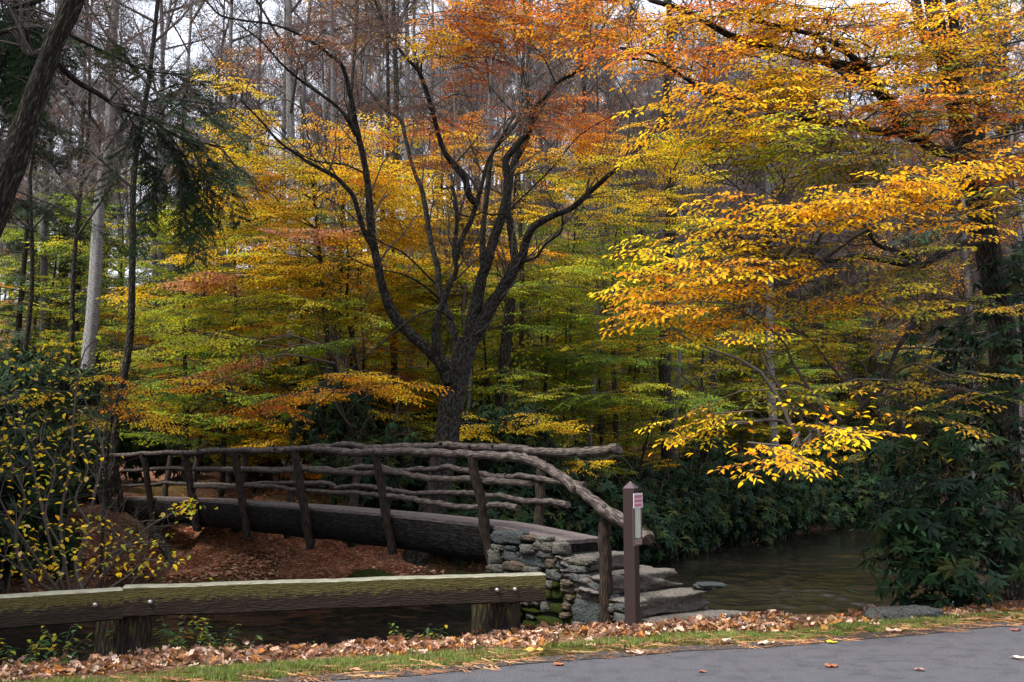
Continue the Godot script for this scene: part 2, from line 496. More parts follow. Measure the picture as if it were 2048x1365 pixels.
func build_ground() -> void:
	var all := func(_x, _d): return true
	var xs := steps_between([[-420, 60], [-60, 8], [-28, 2.0], [-14, 0.42], [9, 0.7], [16, 2.0], [40, 8], [80, 60], [420, 60]])
	var ds := steps_between([[-300, 60], [-20, 5], [5, 0.5], [6.5, 0.2], [15, 0.45], [19, 0.3], [27, 0.7], [42, 2.0], [110, 12], [170, 60], [420, 60]])
	part("ground", sheet(xs, ds, ground_y, ground_tint, all, M.soil), self).set_meta("kind", "structure")

	# the road: one wide sheet whose far edge follows road_edge()
	var m := Mb.new()
	var rx := steps_between([[-80, 8], [-16, 0.35], [14, 0.35], [16, 8], [80, 8]])
	for x in rx:
		var e := road_edge(x)
		for w in [[e + 0.012 * sin(x * 19.0) + 0.008 * sin(x * 43.0), -0.004], [e - 0.12, 0.004], [e - 2.0, 0.03], [e - 5.5, 0.03], [e - 8.5, -0.004]]:
			m.v.append(Vector3(x, w[1], -w[0]))
			m.uv.append(Vector2(x, w[0]) * 0.11)
	for k in rx.size() - 1:
		for j in 4:
			var q := k * 5 + j
			m.i.append_array(PackedInt32Array([q, q + 1, q + 5, q + 1, q + 6, q + 5]))
	m.smooth()
	var road := part("road", m.done(M.asphalt), self)
	road.set_meta("kind", "structure")
	# the tarred cracks
	for crack in [[Vector2(1550, 1325), Vector2(1640, 1328), Vector2(1720, 1320), Vector2(1800, 1318), Vector2(1900, 1322)], [Vector2(1700, 1338), Vector2(1740, 1350), Vector2(1775, 1362)]]:
		var c := Mb.new()
		for k in crack.size():
			var r := toward(crack[k].x, crack[k].y)
			var p := EYE + r * (1.515 / -r.y)
			var wide: float = 0.003 + 0.003 * (k % 2)
			c.v.append(p + Vector3(0, 0.004, -wide))
			c.v.append(p + Vector3(0, 0.004, wide))
		for k in crack.size() - 1:
			c.i.append_array(PackedInt32Array([2 * k, 2 * k + 2, 2 * k + 1, 2 * k + 1, 2 * k + 2, 2 * k + 3]))
		part("crack", c.done(M.crack_tar), road)

	# the dark dirt strip along the asphalt
	var s := Mb.new()
	for x in rx:
		var e := road_edge(x)
		var wide := 0.3 + 0.1 * fine.get_noise_1d(x * 6.0) + 0.05 * sin(x * 9.0)
		s.v.append(Vector3(x, 0.008, -(e - 0.1 - 0.05 * fine.get_noise_1d(x * 14.0 + 70.0))))
		s.v.append(Vector3(x, 0.006, -(e + 0.08)))
		s.v.append(Vector3(x, -0.02, -(e + wide)))
	for k in rx.size() - 1:
		for j in 2:
			var q := k * 3 + j
			s.i.append_array(PackedInt32Array([q, q + 1, q + 3, q + 1, q + 4, q + 3]))
	s.smooth()
	part("road_shoulder", s.done(M.shoulder), self).set_meta("kind", "structure")

	# the stream, a rippled sheet
	var wave := FastNoiseLite.new()
	wave.seed = 5
	wave.frequency = 1.0
	wave.fractal_octaves = 3
	var ripple := func(x, d):
		var calm := 0.35 + 0.65 * smoothstep(-0.3, 0.4, wave.get_noise_2d(x * 0.12 + 3.0, d * 0.1))
		return WATER + calm * (0.075 * wave.get_noise_2d(x * 0.8, d * 1.7) + 0.03 * wave.get_noise_2d(x * 1.7 + 30.0, d * 4.0))
	var white := func(_x, _d, _y): return Color.WHITE
	var wet := func(x, d): return d > road_edge(x) + 1.6 and d < shore(x) + 2.5
	var wx := steps_between([[-60, 4], [-16, 0.5], [-8, 0.13], [9, 0.25], [16, 1.0], [40, 4], [80, 4]])
	var wd := steps_between([[4, 0.6], [10, 0.12], [22, 0.18], [30, 0.4], [64, 0.5]])
	part("stream", sheet(wx, wd, ripple, white, wet, M.stream_water), self).set_meta("kind", "structure")

# leaves, grass and needles that lie on the verge and on the banks
const TAN := [[0.36, 0.2, 0.115], [0.44, 0.28, 0.185], [0.28, 0.135, 0.07], [0.18, 0.082, 0.045], [0.54, 0.39, 0.3], [0.4, 0.17, 0.045], [0.14, 0.066, 0.04]]
const RUSSET := [[0.38, 0.16, 0.085], [0.44, 0.2, 0.105], [0.26, 0.11, 0.065], [0.5, 0.26, 0.15], [0.33, 0.14, 0.08], [0.58, 0.38, 0.25]]

func pick(list: Array, spread := 0.2) -> Color:
	var c: Array = list[rng.randi() % list.size()]
	var k := rnd(1.0 - spread, 1.0 + spread)
	return Color(c[0] * k * rnd(0.92, 1.08), c[1] * k * rnd(0.92, 1.08), c[2] * k)

func lying(p: Vector3, size: float, tilt: float) -> Transform3D:
	var b := Basis(Vector3.UP, rnd(0, TAU)) * Basis(Vector3.RIGHT, rnd(-tilt, tilt)) * Basis(Vector3.BACK, rnd(-tilt, tilt))
	return Transform3D(b.scaled(Vector3.ONE * size), p)

func build_ground_cover() -> void:
	# grass and moss of the verge
	var where := []
	var tint := []
	for k in 16000:
		var x := rnd(-6.5, 10.0)
		var u := rnd(0.2, 0.85) if rng.randf() < 0.9 else rnd(0.9, 2.3)
		var d := road_edge(x) + u
		if fine.get_noise_2d(x * 2.0, d * 3.0) < -0.3 + 0.4 * absf(u - 0.5): continue
		where.append(lying(on_ground(x, d, 0.005), rnd(0.5, 1.2), 0.2))
		tint.append(pick([[0.1, 0.16, 0.02], [0.14, 0.19, 0.025], [0.19, 0.22, 0.04], [0.07, 0.11, 0.02], [0.24, 0.21, 0.08]]))
	tag(copies("verge_grass", S.tuft, where, tint, self), "short green grass and moss along the asphalt edge", "grass")
	# fallen leaves heaped behind the grass: the largest as pieces, the rest together
	var heap := thing("leaf_drift", Vector3.ZERO, "drift of dry tan leaves along the road verge", "leaf litter")
	where = []
	tint = []
	var shown := 0
	for k in 7600:
		var x := rnd(-6.5, 9.5)
		var mid := 1.5 if x < 3.0 else 1.2
		var u := mid + 0.42 * rng.randfn()
		if x > 4.5: u = 0.75 + 0.4 * rng.randfn()
		if u < 0.3 or u > 2.5: continue
		var d := road_edge(x) + u
		if u < 0.8 and rng.randf() < 0.85: continue
		if x > 3.2 and x < 4.5 and rng.randf() < 0.6: continue
		if rng.randf() < 0.75 * smoothstep(0.1, -0.25, fine.get_noise_2d(x * 2.2 + 11.0, d * 3.0)): continue
		var t := lying(on_ground(x, d, -0.01 - 0.03 * rng.randf() * smoothstep(0.5, 1.2, u)), rnd(0.045, 0.12), 0.7)
		if shown < 280 and d < 10.5 and rng.randf() < 0.06:
			shown += 1
			t.origin.y += 0.03
			part("leaf", S["dry_leaf_%d" % (rng.randi() % 7)], heap, t)
		else:
			where.append(t)
			tint.append(pick(TAN))
	for k in 3:
		var some := range(where.size() * k / 3, where.size() * (k + 1) / 3)
		copies("small_leaves", S[["dry_leaf", "oak_leaf", "curled_leaf"][k]], some.map(func(i): return where[i]), some.map(func(i): return tint[i]), heap)
	# russet litter of the far bank, seen under and through the bridge
	where = []
	tint = []
	for k in 44000:
		var x := rnd(-11.0, 4.0) if k % 4 == 0 else rnd(-8.0, -2.0)
		var w := absf(rng.randfn()) * (3.4 if k % 2 else 1.8) + rnd(-0.2, 0.6)
		var d := shore(x) + w
		var p := on_ground(x, d, -0.008)
		if p.y < WATER + 0.06: continue
		if fine.get_noise_2d(x * 0.7 + 90.0, d * 0.7) > 0.33 and rng.randf() < 0.8: continue
		where.append(lying(p, rnd(0.06, 0.115), 0.45))
		tint.append(pick(RUSSET))
	tag(copies("bank_litter", S.dry_leaf, where, tint, self), "russet leaf litter covering the bank under the footbridge", "leaf litter")
	where = []
	tint = []
	for k in 9000:
		var x := rnd(3.0, 18.0)
		var d := shore(x) + rnd(0.1, 5.0)
		if rng.randf() < 0.5: continue
		where.append(lying(on_ground(x, d, -0.01), rnd(0.06, 0.11), 0.4))
		tint.append(pick(RUSSET))
	tag(copies("shore_litter", S.dry_leaf, where, tint, self), "brown leaf litter on the shaded far shore right of the bridge", "leaf litter")
	# brown needles at the asphalt edge
	where = []
	tint = []
	for k in 700:
		var x := rnd(-5.0, 8.0)
		var d := road_edge(x) + rnd(-0.12, 0.45)
		where.append(lying(Vector3(x, 0.014, -d), rnd(0.6, 1.4), 0.12))
		tint.append(pick([[0.3, 0.14, 0.06], [0.2, 0.1, 0.05], [0.38, 0.22, 0.1]]))
	tag(copies("fallen_needles", S.needle_fall, where, tint, self), "brown fallen needles strewn on the dark road edge", "needles")
	# single leaves on the asphalt
	for l in [[1270, 1304, 0.15, [0.52, 0.37, 0.27], "large pale tan curled leaf lying alone on the asphalt below the trail sign"],
			[1457, 1282, 0.13, [0.56, 0.42, 0.34], "pale pinkish leaf at the road edge right of the bottom step"],
			[1533, 1287, 0.17, [0.6, 0.44, 0.35], "widest pale dry leaf at the dark road edge"],
			[1665, 1284, 0.11, [0.6, 0.45, 0.05], "single yellow leaf lying on the asphalt"],
			[1664, 1334, 0.13, [0.3, 0.11, 0.06], "rust brown leaf out on the asphalt"],
			[1118, 1328, 0.1, [0.36, 0.13, 0.06], "small rust leaf on the asphalt edge below the guard rail end"],
			[1790, 1263, 0.2, [0.55, 0.36, 0.28], "long pale leaf beside the flat grey rock"],
			[1068, 1301, 0.19, [0.5, 0.32, 0.08], "golden brown curled leaf at the verge below the guard rail end"],
			[712, 1340, 0.1, [0.45, 0.2, 0.13], "pinkish brown leaf on the dirt strip at lower left"],
			[2040, 1320, 0.13, [0.6, 0.45, 0.4], "pale leaf at the right end of the asphalt"],
			[2033, 1260, 0.12, [0.28, 0.08, 0.06], "dark red leaf near the far right road edge"],
			[1405, 1345, 0.07, [0.25, 0.11, 0.07], "tiny brown leaf scrap on the asphalt"],
			[1840, 1344, 0.09, [0.34, 0.2, 0.17], "small mauve leaf scrap on the asphalt at lower right"]]:
		var r := toward(l[0], l[1])
		var p := EYE + r * (1.53 / -r.y)
		var inner := road_edge(p.x) + p.z
		var top := 0.006 if inner < 0.12 else 0.004 + 0.026 * clampf((inner - 0.12) / 1.88, 0.0, 1.0)
		var m := Mb.new()
		curled(m, l[2], Color(l[3][0], l[3][1], l[3][2]), rnd(0.25, 0.6))
		m.smooth()
		var o := part("fallen_leaf", m.done(M.litter), self, Transform3D(Basis(Vector3.UP, rnd(-0.7, 0.7)), Vector3(p.x, top + 0.004 + 0.03 * l[2], p.z)))
		tag(o, l[4], "leaf", "single leaves lying on the road")

# a dry leaf lying on y = 0, its edges curled up, its outline lobed by the amount given
func curled(m: Mb, size: float, tint: Color, curl: float, lobes := 0.0) -> void:
	var n := 11
	var twist := rnd(-0.5, 0.5)
	var ripple := rnd(0.0, 6.0)
	for r in n:
		var f := r / (n - 1.0)
		var x := f - 0.5
		var w := 0.36 * pow(sin(PI * pow(f, 0.85)), 0.7) * (1.0 - lobes * (0.5 + 0.5 * sin(f * 19.0 + ripple)))
		if r == 0: w = 0.02
		for j in 5:
			var z := (j - 2.0) / 2.0 * w
			var lift := curl * (z * z * 2.4 + x * x * 0.9) + 0.05 * sin(x * 9.0 + z * 13.0 + ripple) + twist * x * z
			m.v.append(Vector3(x, lift - 0.02, z * (1.0 - 0.3 * curl)) * size)
			m.c.append(tint * (1.0 if j != 2 else 0.75) * rnd(0.86, 1.12))
	for r in n - 1:
		for j in 4:
			var q := r * 5 + j
			m.i.append_array(PackedInt32Array([q, q + 1, q + 5, q + 1, q + 6, q + 5]))

# ---------------------------------------------------------------- leaves and sprays shared by the plants

func twig_tube(m: Mb, a: Vector3, b: Vector3, r: float, sag := 0.0) -> void:
	m.tube(PackedVector3Array([a, (a + b) / 2 + Vector3(0, sag, 0), b]), PackedFloat32Array([r, r * 0.8, r * 0.45]), 3)

# a flat, slightly drooping spray along +x, one unit long, with alternate leaves
func leaf_spray(nodes: int, long: float, wide: float, full: bool, sparse := 0.0) -> ArrayMesh:
	var l := Mb.new()
	var t := Mb.new()
	var arms := [[Vector3.ZERO, Vector3(1, -0.08, 0), nodes]]
	for k in 4:
		var s := 1.0 if k % 2 else -1.0
		var x := 0.18 + 0.17 * k
		arms.append([Vector3(x, -0.03 * x, 0), Vector3(0.42, -0.08, s * rnd(0.34, 0.46)) * (1.05 - 0.12 * k), int(nodes * 0.55)])
	for a in arms:
		var p0: Vector3 = a[0]
		var d: Vector3 = a[1]
		twig_tube(t, p0, p0 + d, 0.007, 0.02)
		var n: int = a[2]
		for k in n + 1:
			if rng.randf() < sparse: continue
			var f := (k + 0.6) / (n + 0.6)
			var s := 1.0 if k % 2 else -1.0
			var dir := d.normalized()
			if k < n: dir = (dir * 0.75 + Vector3(-dir.z, 0, dir.x) * s * rnd(0.6, 1.0) + Vector3(0, rnd(-0.45, 0.12), 0)).normalized()
			var up := Vector3(rnd(-0.45, 0.45), 1, rnd(-0.45, 0.45)).normalized()
			var k2 := rnd(0.72, 1.18)
			l.leaf(p0 + d * f + Vector3(0, 0.02, 0), dir, up, long * rnd(0.75, 1.15), wide * rnd(0.8, 1.1), rnd(0.1, 0.5), rnd(0.0, 0.35), Color(k2 * rnd(0.9, 1.1), k2 * rnd(0.88, 1.06), k2), full)
	return t.into(l.done(M.leaf), M.twig)

func bare_spray() -> ArrayMesh:
	var t := Mb.new()
	twig_tube(t, Vector3.ZERO, Vector3(1, 0.06, 0), 0.007, 0.03)
	for k in 9:
		var x := 0.12 + 0.095 * k
		var s := 1.0 if k % 2 else -1.0
		var p := Vector3(x, 0.03, 0)
		var d := Vector3(rnd(0.25, 0.45), rnd(-0.05, 0.22), s * rnd(0.2, 0.42)) * (1.0 - 0.4 * x)
		twig_tube(t, p, p + d, 0.0038, 0.02)
		for j in 2:
			var q := p + d * rnd(0.3, 0.8)
			twig_tube(t, q, q + Vector3(rnd(0.1, 0.3), rnd(-0.06, 0.16), rnd(-0.18, 0.18)), 0.0026)
	return t.done(M.twig_tint)

func needle_spray() -> ArrayMesh:
	var l := Mb.new()
	var t := Mb.new()
	twig_tube(t, Vector3.ZERO, Vector3(1, -0.14, 0), 0.008, 0.03)
	for k in 17:
		var x := 0.06 + 0.056 * k
		var s := 1.0 if k % 2 else -1.0
		var p := Vector3(x, -0.1 * x * x, 0)
		var d := Vector3(rnd(0.16, 0.3), rnd(-0.12, 0.02), s * rnd(0.16, 0.36)) * (1.15 - 0.7 * x)
		twig_tube(t, p, p + d, 0.003)
		for j in 11:
			var f := (j + 0.5) / 11.0
			for z in [-1.0, 1.0]:
				var dir: Vector3 = (d.normalized() * 0.6 + Vector3(-d.z, rnd(-0.08, 0.08), d.x).normalized() * z).normalized()
				var q := p + d * f
				var e := l.v.size()
				var side: Vector3 = dir.cross(Vector3.UP).normalized() * 0.008
				l.v.append(q - side)
				l.v.append(q + side)
				l.v.append(q + dir * rnd(0.04, 0.065))
				var g := rnd(0.75, 1.2)
				for y in 3: l.c.append(Color(g, g, g))
				l.i.append_array(PackedInt32Array([e, e + 1, e + 2]))
	return t.into(l.done(M.needle), M.twig)

# a whorl of long leathery leaves round +y, true size
func rosette(n: int, droop: float) -> ArrayMesh:
	var l := Mb.new()
	var t := Mb.new()
	twig_tube(t, Vector3(0, -0.22, 0), Vector3(0, 0, 0), 0.006)
	for k in n:
		var a := TAU * k / n + rnd(-0.3, 0.3)
		var d := Vector3(cos(a), rnd(-droop, 0.35 - droop * 0.5), sin(a)).normalized()
		var g := rnd(0.7, 1.25)
		l.leaf(Vector3(0, rnd(-0.03, 0.01), 0) + d * 0.012, d, Vector3(rnd(-0.2, 0.2), 1, rnd(-0.2, 0.2)), rnd(0.12, 0.18), rnd(0.038, 0.052), -0.25, rnd(0.1, 0.35), Color(g, g * rnd(0.95, 1.05), g * rnd(0.8, 1.2)), true)
	return t.into(l.done(M.evergreen), M.twig)

func make_shapes() -> void:
	rng.seed = 101
	tinted("twig_tint", 0.85, 0.0, 0.3)
	S.spray_near = leaf_spray(9, 0.13, 0.064, true, 0.12)
	S.spray_near_b = leaf_spray(9, 0.125, 0.06, true, 0.22)
	S.spray = leaf_spray(10, 0.125, 0.06, false, 0.12)
	S.spray_b = leaf_spray(10, 0.12, 0.06, false, 0.2)
	S.spray_c = leaf_spray(7, 0.14, 0.075, false, 0.35)
	S.bare = bare_spray()
	S.needles = needle_spray()
	S.rosette = rosette(9, 0.5)
	S.rosette_b = rosette(7, 0.9)
	var m := Mb.new()
	curled(m, 1.0, Color.WHITE, 0.5)
	m.smooth()
	S.dry_leaf = m.done(M.litter)
	m = Mb.new()
	curled(m, 1.0, Color.WHITE, 0.7, 0.55)
	m.smooth()
	S.oak_leaf = m.done(M.litter)
	m = Mb.new()
	curled(m, 0.9, Color.WHITE, 1.5, 0.25)
	m.smooth()
	S.curled_leaf = m.done(M.litter)
	for k in 7:
		m = Mb.new()
		curled(m, 1.0, Color(TAN[k][0], TAN[k][1], TAN[k][2]), rnd(0.35, 1.3), [0.0, 0.5, 0.2][k % 3])
		m.smooth()
		S["dry_leaf_%d" % k] = m.done(M.litter)
	m = Mb.new()
	for k in 9:
		var a := rnd(0, TAU)
		var p := Vector3(rnd(-0.03, 0.03), 0, rnd(-0.03, 0.03))
		var tip := p + Vector3(cos(a) * 0.03, rnd(0.025, 0.06), sin(a) * 0.03)
		var s := Vector3(-sin(a), 0, cos(a)) * 0.0035
		var q := m.v.size()
		m.v.append_array(PackedVector3Array([p - s, p + s, tip]))
		for z in 3: m.c.append(Color.WHITE * rnd(0.8, 1.2))
		m.i.append_array(PackedInt32Array([q, q + 1, q + 2]))
	S.tuft = m.done(M.grass)
	m = Mb.new()
	for k in 5:
		var a := rnd(0, PI)
		var p := Vector3(rnd(-0.08, 0.08), 0, rnd(-0.06, 0.06))
		var e := Vector3(cos(a), 0, sin(a)) * 0.05
		var s := Vector3(-sin(a), 0, cos(a)) * 0.0016
		var q := m.v.size()
		m.v.append_array(PackedVector3Array([p - e - s, p - e + s, p + e + s + Vector3(0, 0.006, 0), p + e - s]))
		for z in 4: m.c.append(Color.WHITE)
		m.i.append_array(PackedInt32Array([q, q + 1, q + 2, q, q + 2, q + 3]))
	S.needle_fall = m.done(M.litter)
	# single leaves that stand as pieces of the nearest plants
	for k in PALETTE:
		m = Mb.new()
		var c: Array = PALETTE[k][0]
		m.leaf(Vector3.ZERO, Vector3.RIGHT, Vector3.UP, 1.0, 0.56, 0.25, 0.2, Color(c[0], c[1], c[2]), true)
		S["leaf_" + k] = m.done(M.leaf)
	m = Mb.new()
	m.leaf(Vector3.ZERO, Vector3.RIGHT, Vector3.UP, 1.0, 0.56, 0.25, 0.2, Color.WHITE, true)
	S.leaf_plain = m.done(M.leaf)
	m = Mb.new()
	m.leaf(Vector3.ZERO, Vector3.RIGHT, Vector3.UP, 1.0, 0.28, -0.25, 0.2, Color(0.035, 0.075, 0.035), true)
	S.leaf_rhododendron = m.done(M.evergreen)

const PALETTE := {
	"gold": [[0.86, 0.5, 0.014], [0.85, 0.44, 0.012], [0.82, 0.34, 0.012], [0.86, 0.58, 0.018]],
	"yellow": [[0.88, 0.6, 0.018], [0.86, 0.56, 0.016], [0.86, 0.48, 0.014], [0.74, 0.6, 0.02]],
	"orange": [[0.74, 0.27, 0.012], [0.7, 0.2, 0.012], [0.78, 0.38, 0.014], [0.55, 0.13, 0.015]],
	"rust": [[0.44, 0.1, 0.018], [0.52, 0.14, 0.015], [0.3, 0.06, 0.02], [0.6, 0.2, 0.014]],
	"pink": [[0.62, 0.24, 0.14], [0.66, 0.3, 0.12], [0.6, 0.22, 0.04], [0.7, 0.36, 0.05]],
	"lime": [[0.42, 0.46, 0.02], [0.52, 0.5, 0.022], [0.3, 0.38, 0.022], [0.64, 0.53, 0.02]],
	"green": [[0.16, 0.28, 0.022], [0.24, 0.36, 0.025], [0.12, 0.21, 0.02], [0.34, 0.42, 0.025]],
	"olive": [[0.4, 0.28, 0.02], [0.3, 0.27, 0.02], [0.5, 0.28, 0.015], [0.2, 0.2, 0.02]],
	"brown": [[0.14, 0.085, 0.066], [0.17, 0.09, 0.062], [0.11, 0.07, 0.058], [0.24, 0.12, 0.06]],
	"hazel": [[0.58, 0.38, 0.025], [0.32, 0.33, 0.03], [0.6, 0.34, 0.02], [0.24, 0.28, 0.04], [0.44, 0.33, 0.1]],
}

# a tree under construction: its limbs' points, its fine twigs, and where its sprays sit
func growing(root: Node3D) -> Dictionary:
	return {"root": root, "pts": [], "twigs": Mb.new(), "where": [], "tint": [], "leaves": 0}

func limb(t: Dictionary, called: String, pts: PackedVector3Array, r0: float, r1: float, mat: Material, sides := 9, wobble := 0.12) -> Array:
	var rad := PackedFloat32Array()
	for k in pts.size(): rad.append(lerpf(r0, r1, pow(float(k) / (pts.size() - 1), 0.8)))
	var s := smoothed(pts, rad, 4)
	var m := Mb.new()
	var local := PackedVector3Array()
	var base: Vector3 = t.root.position
	for p in s[0]: local.append(p - base)
	m.tube(local, s[1], sides, wobble, 0.6)
	part(called, m.done(mat), t.root)
	for k in s[0].size(): t.pts.append(s[0][k])
	return s

# fine branches off a limb; s = [points, radii] in the world
func sprout(t: Dictionary, s: Array, n: int, long: float, deep: int, from := 0.25, up := 0.35) -> void:
	var p: PackedVector3Array = s[0]
	var r: PackedFloat32Array = s[1]
	var base: Vector3 = t.root.position
	for k in n:
		var f := rnd(from, 0.98) * (p.size() - 1)
		var j := int(f)
		var a := p[j].lerp(p[j + 1], f - j)
		var tan := (p[j + 1] - p[j]).normalized()
		var d := (tan * rnd(0.2, 0.8) + Vector3(rnd(-1, 1), rnd(-0.5, 0.7) + up, rnd(-1, 1)) * 0.8).normalized()
		var len_ := long * rnd(0.5, 1.3)
		var r0 := minf(r[j] * 0.55, 0.012 * long + 0.006)
		var q := PackedVector3Array([a])
		var rr := PackedFloat32Array([r0])
		var here := a
		for z in 4:
			d = (d + Vector3(rnd(-0.35, 0.35), rnd(-0.2, 0.32), rnd(-0.35, 0.35))).normalized()
			here += d * len_ / 4
			q.append(here)
			rr.append(r0 * (1.0 - 0.2 * (z + 1)))
		var local := PackedVector3Array()
		for z in q: local.append(z - base)
		t.twigs.tube(local, rr, 4 if r0 > 0.009 else 3)
		if deep > 1: sprout(t, [q, rr], 4, long * 0.5, deep - 1, 0.2, up)

# a bough: a thin branch whose leaf sprays lie in one gently sloping layer
func bough(t: Dictionary, a: Vector3, b: Vector3, pal: Array, size: float, n: int, wide := 0.55) -> void:
	var base: Vector3 = t.root.position
	var d := b - a
	var long := d.length()
	var dir := d / long
	var lat := Vector3(-dir.z, 0, dir.x).normalized()
	var mid := (a + b) / 2 + Vector3(0, 0.08 * long, 0) + lat * rnd(-0.1, 0.1) * long
	t.twigs.tube(PackedVector3Array([a - base, mid - base, b - base]), PackedFloat32Array([0.006 + 0.005 * long, 0.005 + 0.002 * long, 0.003]), 3)
	for k in n:
		var f := (k + rnd(0.1, 0.9)) / n
		var p := a.lerp(b, f) + Vector3(0, 0.16 * long * f * (1.0 - f), 0)
		var s := 1.0 if k % 2 else -1.0
		var x := (dir * rnd(0.5, 1.0) + lat * s * rnd(0.25, 1.0) * wide * 1.6).normalized()
		x = (x + Vector3(0, rnd(-0.3, 0.08), 0)).normalized()
		var y := (Vector3.UP + Vector3(rnd(-0.28, 0.28), 0, rnd(-0.28, 0.28))).normalized()
		var z := x.cross(y).normalized()
		y = z.cross(x)
		var g := size * rnd(0.7, 1.2)
		var mirror := 1.0 if rng.randf() < 0.5 else -1.0
		t.where.append(Transform3D(Basis(x * g, y * g, z * g * mirror), p - base))
		t.tint.append(pick(pal, 0.14))

# boughs through an uneven volume of the crown, hung on a branch from the nearest limb
func mass(t: Dictionary, px: float, py: float, depth: float, rx: float, ry: float, rd: float, n: int, pal: Array, size: float, long: float, per: int) -> void:
	var c := at(px, py, depth)
	var k := depth / FOCAL
	var base: Vector3 = t.root.position
	var best := INF
	var from: Vector3 = base
	for p in t.pts:
		var e: float = (p - c).length_squared() + (4.0 if p.y > c.y + 0.6 else 0.0)
		if e < best:
			best = e
			from = p
	var way := PackedVector3Array([from, from.lerp(c, 0.35) + Vector3(rnd(-0.15, 0.15), 0.1 + 0.08 * from.distance_to(c), rnd(-0.15, 0.15)), from.lerp(c, 0.7) + Vector3(rnd(-0.15, 0.15), 0.05 * from.distance_to(c), 0), c])
	var s := smoothed(way, PackedFloat32Array([0.012 + 0.007 * from.distance_to(c), 0.012 + 0.003 * from.distance_to(c), 0.01, 0.006]), 3)
	var local := PackedVector3Array()
	for p in s[0]: local.append(p - base)
	t.twigs.tube(local, s[1], 5, 0.1)
	var out := Vector3(c.x - base.x, 0, c.z - base.z).normalized()
	for b in n:
		var v := Vector3(rnd(-1, 1), rnd(-1, 1), rnd(-1, 1))
		while v.length() > 1.0: v = Vector3(rnd(-1, 1), rnd(-1, 1), rnd(-1, 1))
		var p := c + Vector3(v.x * rx * k, v.y * ry * k, v.z * rd)
		var d := out.rotated(Vector3.UP, rnd(-1.3, 1.3))
		d.y = rnd(-0.28, 0.1)
		d = d.normalized()
		var l := long * rnd(0.6, 1.25)
		var a := p - d * l * 0.5
		var j: Vector3 = s[0][rng.randi_range(3, s[0].size() - 1)]
		twig_tube(t.twigs, j - base, a - base, 0.007, 0.03)
		bough(t, a, p + d * l * 0.5, pal, size, maxi(3, int(per * rnd(0.7, 1.3))))

func grown(t: Dictionary, spray: Mesh, mat: Material, called := "foliage") -> void:
	if t.twigs.i.size(): tag(part("twigs", t.twigs.done(mat), t.root), "", "", "", "stuff")
	if t.where.size(): copies(called, spray, t.where, t.tint, t.root)

# ---------------------------------------------------------------- prototypes of the wood behind

func keep_proto(o: Node3D, called: String, category: String) -> Node3D:
	o.set_meta("called", called)
	o.set_meta("category", category)
	return o

func wander(a: Vector3, b: Vector3, n: int, off: float) -> PackedVector3Array:
	var out := PackedVector3Array()
	var drift := Vector3.ZERO
	for k in n + 1:
		if k: drift += Vector3(rnd(-off, off), 0, rnd(-off, off))
		out.append(a.lerp(b, float(k) / n) + drift)
	return out

# a small understorey tree: slim stem, tiers of flat boughs
func layered_tree(height: float, reach: float, pals: Array, spray: Mesh, tiers: int, mat: Material) -> Node3D:
	var root := Node3D.new()
	var t := growing(root)
	var stem := wander(Vector3(0, -0.3, 0), Vector3(rnd(-0.5, 0.5), height, rnd(-0.5, 0.5)), 7, 0.12)
	var s := limb(t, "trunk", stem, 0.035 + 0.006 * height, 0.015, mat, 7)
	for k in tiers:
		var f := 0.14 + 0.84 * (k + rnd(0, 0.8)) / tiers
		var p: Vector3 = s[0][int(f * (s[0].size() - 1))]
		var a := k * 2.4 + rnd(-0.5, 0.5)
		var l := reach * (1.0 - 0.55 * absf(f - 0.4)) * rnd(0.6, 1.15)
		var d := Vector3(cos(a), rnd(0.0, 0.35), sin(a)).normalized()
		var tip := p + d * l + Vector3(0, -0.1 * l, 0)
		bough(t, p, tip, pals[rng.randi() % pals.size()], rnd(0.55, 0.8), int(l * 5.5))
		for j in 2:
			var q := p.lerp(tip, rnd(0.35, 0.7))
			bough(t, q, q + d.rotated(Vector3.UP, rnd(0.5, 0.9) * (1 if j else -1)) * l * 0.5, pals[rng.randi() % pals.size()], rnd(0.5, 0.75), int(l * 2.6))
	grown(t, spray, M.twig)
	return root

